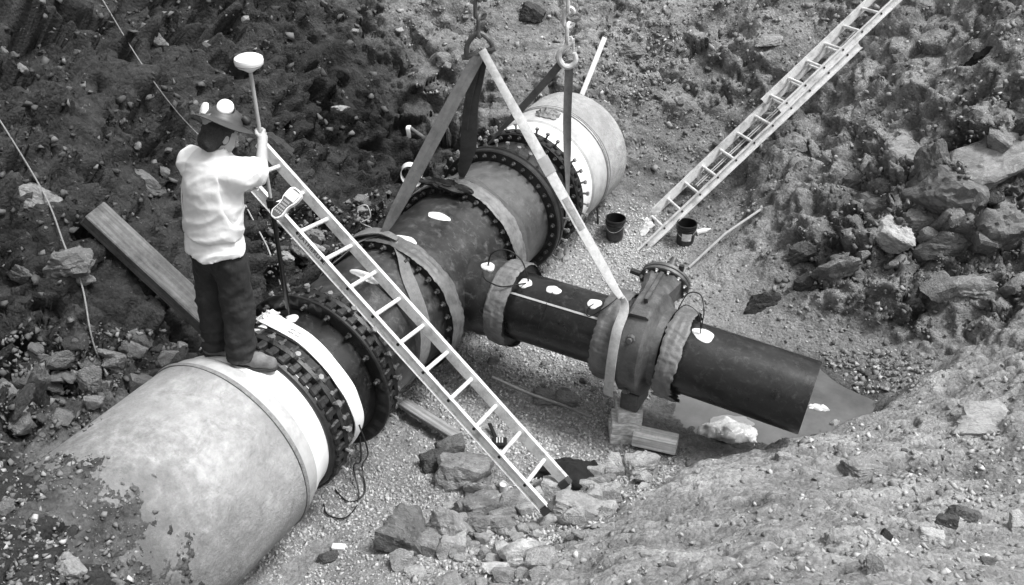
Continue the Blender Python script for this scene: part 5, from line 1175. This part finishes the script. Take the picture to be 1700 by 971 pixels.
NAMED = [
 (675,905,92,80,'mid','dark blocky boulder at the front edge of the gravel'),(740,893,86,84,'grey','pointed grey boulder beside the dark blocky boulder'),
 (880,932,92,58,'white','bright flat stone slab at the foot of the near bank'),(955,857,88,50,'pale','pale wedge-shaped slab below the ladder feet'),
 (770,797,84,56,'grey','rounded grey boulder on the gravel left of the ladder'),(722,775,42,38,'dark','dark stone resting against the rounded boulder'),
 (748,752,44,36,'mid','grey stone block at the end of the plank'),(1062,780,52,38,'pale','pale stone right of the black cloth'),
 (1020,783,40,42,'pale','pale upright stone touching the black cloth'),(1002,838,56,54,'pale','pale split stone at the toe of the near bank'),
 (905,664,54,30,'grey','flat grey stone in front of the branch pipe'),(940,668,44,30,'grey','grey stone beside the flat stone before the branch'),
 (546,931,40,24,'dark','small dark stone near the white foam block'),(836,858,48,26,'pale','pale wedge of stone under the ladder\'s lower rail'),
 (800,850,70,44,'grey','flat grey slab left of the ladder foot'),(790,882,52,44,'grey','grey stone above the bright slab'),(832,880,60,34,'grey','grey stone wedged below the ladder foot'),
 (1483,388,70,52,'pale','pale squared block cradled in the right rock face'),(1450,352,100,84,'mid','dark hollow-faced block left of the pale squared block'),
 (1575,325,140,120,'mid','big smooth slab leaning in the right rock face'),(1552,262,70,100,'mid','upright slab at the top of the right rock face'),(1640,265,150,60,'grey','long shelving ledge above the big slab'),
 (1390,447,84,70,'mid','squared clod-topped block below the hollow block'),(1612,476,104,62,'grey','broad grey slab low in the right rock face'),(1690,468,70,54,'grey','grey block at the outer end of the rock face'),
 (1570,405,110,70,'mid','tilted slab under the big smooth slab'),(1655,380,90,110,'mid','tall cracked slab right of the big smooth slab'),(1530,366,70,54,'grey','small block tucked beside the pale squared block'),
 (1500,252,100,54,'grey','crumbling ledge above the hollow block'),(1690,210,90,70,'dark','dark block at the top outer corner of the rock face'),(1688,390,50,80,'grey','narrow block at the outer side of the rock face'),
 (1340,470,90,60,'black','dark clod overhanging the gully by the end pipe'),(1272,500,84,56,'black','black clod just above the open end pipe'),(1330,415,80,50,'dark','dark crumbly lump over the gully'),(1420,300,90,60,'dark','dark crumbly lump above the rock face'),
 (250,62,44,52,'grey','pale stone high in the dark bank near the rope'),(566,180,36,28,'pale','pale stone set in the dark bank left of the slings'),
 (62,330,120,52,'grey','pale-topped ledge stone under the slack rope'),(246,308,90,44,'mid','ledge stone in the dark bank behind the worker\'s shoulder'),
 (112,438,110,84,'mid','large flat stone in the dark bank crossed by the slack rope'),(38,455,60,50,'mid','grey stone low at the side of the dark bank'),(252,512,50,32,'dark','dark round stone under the leaning timber'),
 (142,463,46,26,'grey','small pale stone at the corner of the large flat stone'),(190,606,40,50,'grey','upright grey stone behind the near concrete pipe'),(95,775,44,44,'pale','pale squared stone lying against the near concrete pipe'),
 (10,850,36,44,'grey','grey stone in the rubble on the near pipe'),(108,952,60,42,'pale','pale stone at the front of the rubble heap'),(205,932,96,50,'mid','long brown-grey slab lying on the rubble heap'),
 (52,660,34,120,'mid','tall thin rock sliver in the left rubble'),(20,690,36,110,'dark','dark upright rock sliver in the left rubble'),(160,640,50,54,'mid','grey stone beside the upright slivers'),(110,600,60,44,'mid','flat stone in the left rubble below the rope'),
 (1640,702,150,26,'pale','long pale stone ridge on the near bank'),(1600,862,64,52,'mid','grey half-buried stone on the near bank'),(1545,890,46,26,'white','bright flat stone on the near bank'),(1452,945,48,72,'grey','pointed stone at the front of the near bank'),
 (1470,893,24,38,'black','black shard sticking out of the near bank'),(1572,866,40,34,'dark','dark stone above the bright flat stone on the near bank'),(1690,872,50,54,'pale','pale stone at the outer side of the near bank'),
 (1386,706,24,24,'pale','small pale stone at the rim of the puddle'),(1440,775,90,24,'grey','low grey ridge stone on the near bank'),(1300,760,30,26,'pale','pale stone on the rim beside the plastic bag'),
 (882,30,50,40,'black','black block high on the far bank above the slings'),(500,415,44,50,'mid','pale-faced stone seen between the upper ladder rungs'),(520,395,36,46,'grey','flat-faced stone leaning behind the ladder'),(475,430,30,30,'pale','small pale stone behind the survey pole'),
 (455,250,70,60,'black','black rock standing in for the dark hole above the ladder top'),(1280,73,50,16,'pale','flat pale stone on the bank left of the extension ladder'),(1045,90,60,40,'grey','grey stones heap top beside the lath'),  # first entry: darkness of a hole in the bank, added as a black rock
]
for (px, py, w, h, tn, lb) in NAMED: place_rock(px, py, w * (1.2 if 600 < px < 1080 and py > 730 else 1), h * (1.2 if 600 < px < 1080 and py > 730 else 1), tn, lb, sink=.68 if (px > 1250 and 180 < py < 560) else .55 if (px < 620 and py < 560) or (px > 1080 and py > 650) else .20)
# more stones: sets of look-alikes, told apart only by where they lie
def pts_in(poly, n, seed):
    r_ = np.random.default_rng(seed); xs = [p[0] for p in poly]; ys = [p[1] for p in poly]; out = []
    while len(out) < n:
        x, y = r_.uniform(min(xs), max(xs)), r_.uniform(min(ys), max(ys)); c = False; j = len(poly) - 1
        for i in range(len(poly)):
            if (poly[i][1] > y) != (poly[j][1] > y) and x < (poly[j][0] - poly[i][0]) * (y - poly[i][1]) / (poly[j][1] - poly[i][1]) + poly[i][0]: c = not c
            j = i
        if c: out.append((x, y))
    return out
SETS = [
 ('broken stone in the rubble pile at the ladder feet', 'stones at the ladder feet', [(640,930),(760,820),(900,790),(1060,770),(1080,800),(1000,870),(930,960),(700,985)], 90, (26,64), (('grey',3),('pale',5),('white',1))),
 ('angular stone lying on the grey gravel below the branch pipe', 'stones on the gravel', [(760,600),(900,600),(1000,650),(1030,740),(1140,770),(960,800),(900,700),(780,680)], 18, (14,30), (('grey',3),('mid',2),('pale',1))),
 ('angular stone in the rubble left of the near concrete pipe', 'stones left of the near pipe', [(0,600),(120,560),(230,540),(330,570),(230,650),(120,730),(0,740)], 48, (22,58), (('mid',4),('dark',1),('grey',3))),
 ('stone in the soil heaped over the near concrete pipe', 'stones on the near pipe', [(0,760),(90,760),(190,840),(230,940),(240,985),(0,985)], 30, (14,38), (('mid',3),('grey',2),('dark',2))),
 ('stone sticking out of the dark left bank', 'stones in the dark bank', [(0,0),(640,0),(640,260),(440,250),(300,330),(120,340),(100,420),(0,420)], 24, (12,26), (('mid',3),('grey',3),('pale',2))),
 ('stone in the rubble on the shelf left of the tee', 'stones on the left shelf', [(430,350),(560,340),(650,310),(640,370),(540,430),(450,470)], 22, (14,34), (('mid',3),('grey',3),('pale',1))),
 ('broken slab in the right rock face', 'slabs in the rock face', [(1330,440),(1420,310),(1520,240),(1700,200),(1700,520),(1560,520),(1440,500),(1340,520)], 20, (26,60), (('mid',3),('grey',3),('dark',2))),
 ('angular stone at the puddle end of the gully', 'stones by the puddle', [(1350,590),(1400,580),(1520,590),(1500,640),(1440,670),(1400,630)], 24, (12,28), (('grey',3),('pale',2),('mid',2))),
 ('stone lying on the far bank behind the slings', 'stones on the far bank', [(640,0),(1100,0),(1130,140),(1040,200),(860,140),(700,180)], 10, (12,24), (('grey',3),('pale',2),('mid',2))),
 ('stone lying on the bank beside the extension ladder', 'stones beside the extension ladder', [(1110,120),(1250,0),(1700,0),(1700,180),(1500,230),(1330,330),(1150,330)], 10, (12,24), (('grey',3),('pale',2),('mid',1))),
 ('stone lying on the smooth near bank', 'stones on the near bank', [(1040,850),(1250,760),(1500,660),(1700,600),(1700,985),(950,985)], 14, (12,28), (('grey',3),('pale',3),('mid',2))),
]
for si, (lb, gp, poly, n, (s0, s1), tones) in enumerate(SETS):
    tl = [t_ for t_, k in tones for _ in range(k)]
    for k, (x, y) in enumerate(pts_in(poly, n, 200 + si)):
        s_ = s0 + (s1 - s0) * random.random() ** 2; tc_ = random.choice(tl); wd_ = 'large' if s_ > s0 + .45 * (s1 - s0) else 'middling' if s_ > s0 + .15 * (s1 - s0) else 'small'
        tw_ = dict(black='black', dark='dark', mid='dull grey', grey='grey', pale='pale', white='whitish')[tc_]; place_rock(x, y, s_, s_ * random.uniform(.55, .9), tc_, '%s %s %s' % (wd_, tw_, lb), '%s %s %s' % (wd_, tw_, gp), None, False, random.uniform(.6, 1), .5 if si in (4, 6) else .2 if si == 0 else .36, 'stone')

# gravel and crumbs of soil: too many to count
def scatter(name, label, XY, size, m_tones, seed, sink=.3, sub=1, kindvar=10, flat=.75):
    r_ = np.random.default_rng(seed); shapes = []
    for k in range(kindvar):
        bm = bmesh.new(); 
        for p in np.random.default_rng(seed * 31 + k).normal(size=(7, 3)): p = p / np.linalg.norm(p) * np.array([1, .8, flat]); bm.verts.new(p)
        bmesh.ops.convex_hull(bm, input=bm.verts); bmesh.ops.triangulate(bm, faces=bm.faces); loose = [v for v in bm.verts if not v.link_faces]; bmesh.ops.delete(bm, geom=loose, context='VERTS')
        bm.verts.index_update(); shapes.append((np.array([v.co[:] for v in bm.verts]), np.array([[v.index for v in f.verts] for f in bm.faces]))); bm.free()
    n = len(XY); Z = hgt(XY[:, 0], XY[:, 1]); kind = r_.integers(0, kindvar, n); Vs = []; Fs = []; Cs = []; k0 = 0
    ang = r_.normal(size=(n, 4)); ang /= np.linalg.norm(ang, axis=1)[:, None]; w, x, y, z = ang.T
    R_ = np.stack([1 - 2 * (y * y + z * z), 2 * (x * y - z * w), 2 * (x * z + y * w), 2 * (x * y + z * w), 1 - 2 * (x * x + z * z), 2 * (y * z - x * w), 2 * (x * z - y * w), 2 * (y * z + x * w), 1 - 2 * (x * x + y * y)], 1).reshape(n, 3, 3)
    for k in range(kindvar):
        I = np.where(kind == k)[0]
        if not len(I): continue
        S, T = shapes[k]; P = np.einsum('nij,vj->nvi', R_[I], S) * size[I][:, None, None]
        P[:, :, 0] += XY[I, 0][:, None]; P[:, :, 1] += XY[I, 1][:, None]; P[:, :, 2] += (Z[I] + size[I] * (.5 - sink))[:, None]
        Vs.append(P.reshape(-1, 3)); Fs.append((T[None] + (np.arange(len(I)) * len(S))[:, None, None] + k0).reshape(-1, 3)); Cs.append(np.repeat(m_tones[I], len(S))); k0 += len(I) * len(S)
    V = np.concatenate(Vs); F = np.concatenate(Fs); Cc = np.concatenate(Cs)
    me = bpy.data.meshes.new(name); me.vertices.add(len(V)); me.vertices.foreach_set('co', V.astype(np.float32).ravel()); me.loops.add(F.size); me.loops.foreach_set('vertex_index', F.ravel().astype(np.int32))
    me.polygons.add(len(F)); me.polygons.foreach_set('loop_start', np.arange(0, F.size, 3, dtype=np.int32)); me.polygons.foreach_set('loop_total', np.full(len(F), 3, np.int32)); me.update(calc_edges=True)
    c = me.color_attributes.new('tone', 'FLOAT_COLOR', 'POINT'); c.data.foreach_set('color', np.stack([Cc, Cc, Cc, 0 * Cc + 1], 1).astype(np.float32).ravel())
    me.materials.append(STONEM); o = bpy.data.objects.new(name, me); COL.objects.link(o); tag(o, label, None, None, 'stuff'); return o
STONEM = bpy.data.materials.new('gravel_stone'); STONEM.use_nodes = True
_b = STONEM.node_tree.nodes['Principled BSDF']; _a = STONEM.node_tree.nodes.new('ShaderNodeAttribute'); _a.attribute_name = 'tone'; STONEM.node_tree.links.new(_a.outputs['Color'], _b.inputs['Base Color']); _b.inputs['Roughness'].default_value = .9; _b.inputs['Specular IOR Level'].default_value = .3
r_ = np.random.default_rng(77)
# crushed stone bedding on the pit floor
XY = np.stack([r_.uniform(-.9, 2.6, 140000), r_.uniform(-1.5, 5.2, 140000)], 1)
mz = macro(XY[:, 0], XY[:, 1]); keep = (mz < .34 + .1 * r_.random(len(XY))) & (hgt(XY[:, 0], XY[:, 1]) > .06) & ~((XY[:, 0] > 1.5) & (XY[:, 1] > 2.5)) & ~((XY[:, 0] > 2.0) & (XY[:, 1] > 1.9))
dens = np.clip(.75 + .9 * fbm(np.stack([XY[:, 0] * 1.2, XY[:, 1] * 1.2, 0 * XY[:, 0]], 1), 3), .15, 1); keep &= r_.random(len(XY)) < dens
XY = XY[keep][:40000]; n = len(XY); size = .006 + .022 * r_.random(n) ** 2.6
tg = .36 * np.exp(.25 * r_.normal(size=n)) * (1 + .5 * fbm(np.stack([XY[:, 0] * .9 + 4, XY[:, 1] * .9, 0 * XY[:, 0]], 1), 2)); wetm = np.exp(-(((XY[:, 0] - 2.5) / .9) ** 2 + ((XY[:, 1] - 2.4) / .7) ** 2) ** 2); tg = np.clip(tg * (1 - .55 * wetm), .03, .5)
scatter('gravel', 'crushed grey stone bedding on the pit floor', XY, size, tg, 5, .42, flat=.55)
# crumbs and pebbles on the banks
XY = np.stack([r_.uniform(-4.2, 5.6, 120000), r_.uniform(-2.9, 9, 120000)], 1); dens = np.clip(.35 + 1.5 * fbm(np.stack([XY[:, 0] * .8, XY[:, 1] * .8, 0 * XY[:, 0] + 9], 1), 3), .04, 1); dens = dens * (1 - .15 * sm(-.6, .5, (XY[:, 0] - 2.0) * .75 - (XY[:, 1] - .9) * .62)); keep = (r_.random(len(XY)) < dens) & (hgt(XY[:, 0], XY[:, 1]) > .12)
XY = XY[keep & (r_.random(len(keep)) < 1 - .45 * sm(-.3, -1.1, XY[:, 0]))][:30000]; n = len(XY); size = .005 + .032 * r_.random(n) ** 5; lw = sm(-.3, -1.1, XY[:, 0]) * sm(5.6, 4.2, XY[:, 1]); nb_ = sm(-.6, .5, (XY[:, 0] - 2.0) * .75 - (XY[:, 1] - .9) * .62)
tg = np.clip((.18 + .09 * nb_) * (1 - lw) + .055 * lw, .02, 1) * np.exp(.4 * r_.normal(size=n)); tg = np.clip(tg, .02, .5)
scatter('soil_crumbs', 'pebbles and soil crumbs scattered over the banks', XY, size, tg, 6, .42, flat=.7)

# broken rubble too small and too many to pick apart
def rubble_px(regions, seed):
    XY = []; sz = []; tn = []; rr = np.random.default_rng(seed)
    for poly, n, s0, s1, t0 in regions:
        for (x, y) in pts_in(poly, n, seed + len(XY)):
            g, dep = ground_at(x, y); XY.append((g.x, g.y)); sz.append((s0 + (s1 - s0) * rr.random() ** 2.5) * dep / CAM_F / 2); tn.append(t0 * math.exp(.35 * rr.normal()))
    return np.array(XY), np.array(sz), np.clip(np.array(tn), .02, .45)
REG = [([(640,930),(760,820),(900,790),(1080,770),(1080,800),(1000,870),(930,960),(700,985)], 500, 8, 22, .24), ([(0,560),(120,540),(330,560),(230,650),(120,730),(0,740)], 700, 6, 22, .11), ([(0,740),(90,760),(200,830),(230,940),(250,985),(0,985)], 700, 5, 20, .13),
 ([(430,350),(560,340),(650,310),(640,370),(540,430),(450,470)], 350, 6, 18, .14), ([(1350,590),(1400,580),(1560,590),(1520,650),(1440,675),(1400,630)], 300, 6, 20, .22), ([(1000,40),(1130,40),(1120,120),(1040,200),(1000,150)], 400, 5, 14, .22), ([(1250,480),(1420,300),(1700,180),(1700,540),(1560,560),(1440,540)], 900, 5, 18, .13), ([(0,0),(640,0),(640,300),(440,260),(300,330),(0,560)], 350, 6, 26, .08), ([(640,0),(1250,0),(1130,330),(1040,300),(1040,200),(860,140),(700,180)], 700, 4, 18, .17), ([(1250,0),(1700,0),(1700,180),(1500,230),(1300,340),(1100,420)], 700, 4, 16, .19), ([(1040,850),(1250,760),(1500,660),(1700,600),(1700,985),(950,985)], 700, 4, 20, .24)]
XY, sz, tn = rubble_px(REG, 900); scatter('rubble', 'small broken stones strewn over the rubble and banks', XY, sz, tn, 8, .48, flat=.6)
# soil spilled over the buried end of the near pipe: a ragged sheet of earth lying on the barrel
na, ns = 260, 210; AA, SS = np.meshgrid(np.linspace(rad(-5), rad(150), na), np.linspace(-2.35, -.95, ns)); a_, s_ = AA.ravel(), SS.ravel()
q = np.stack([a_ * .69, s_, 0 * a_], 1); edge = -1.62 - .10 * np.cos(a_ - rad(95)) - .16 * sm(rad(75), rad(20), a_)
th = .13 * (edge - s_) + .06 * fbm(q * 3.1 + 4, 3, .5) + .02 * fbm(q * 15 + 8, 4, .7) + .02; th = np.minimum(th, .10 + .05 * fbm(q * 9, 3)); th = np.maximum(th, -.02)
rr_ = .690 + th; V = np.stack([rr_ * np.cos(a_), s_, ZC + rr_ * np.sin(a_)], 1); I_ = np.arange(na * ns).reshape(ns, na)
F_ = np.stack([I_[:-1, :-1].ravel(), I_[1:, :-1].ravel(), I_[1:, 1:].ravel(), I_[:-1, 1:].ravel()], 1)
o = mesh_obj('spilled_soil', V, F_, SOIL, None, True); tag(o, 'damp soil spilled over the buried end of the near pipe', kind='stuff')
tn_ = np.clip(.085 * (1 + .9 * fbm(q * 5 + 60, 3)), .02, .2); c = o.data.color_attributes.new('tone', 'FLOAT_COLOR', 'POINT'); c.data.foreach_set('color', np.stack([tn_, tn_, tn_, 0 * tn_ + 1], 1).astype(np.float32).ravel())
rr = np.random.default_rng(31); pick = rr.choice(np.where(th > -.019)[0], 2600); pick = pick[(rr.random(len(pick)) < np.clip((th[pick] + .02) / .03, .12, 1))]; NP = len(pick); sizes = .004 + .026 * rr.random(NP) ** 4
_h = hgt; _zz = ZC + np.maximum(rr_[pick], .69) * np.sin(a_[pick]); hgt = lambda a, b: _zz
scatter('spilled_stones', 'pebbles in the soil spilled over the near concrete pipe', V[pick, :2].copy(), sizes, np.clip(.13 * np.exp(.5 * rr.normal(size=NP)), .03, .4), 9, .3); hgt = _h
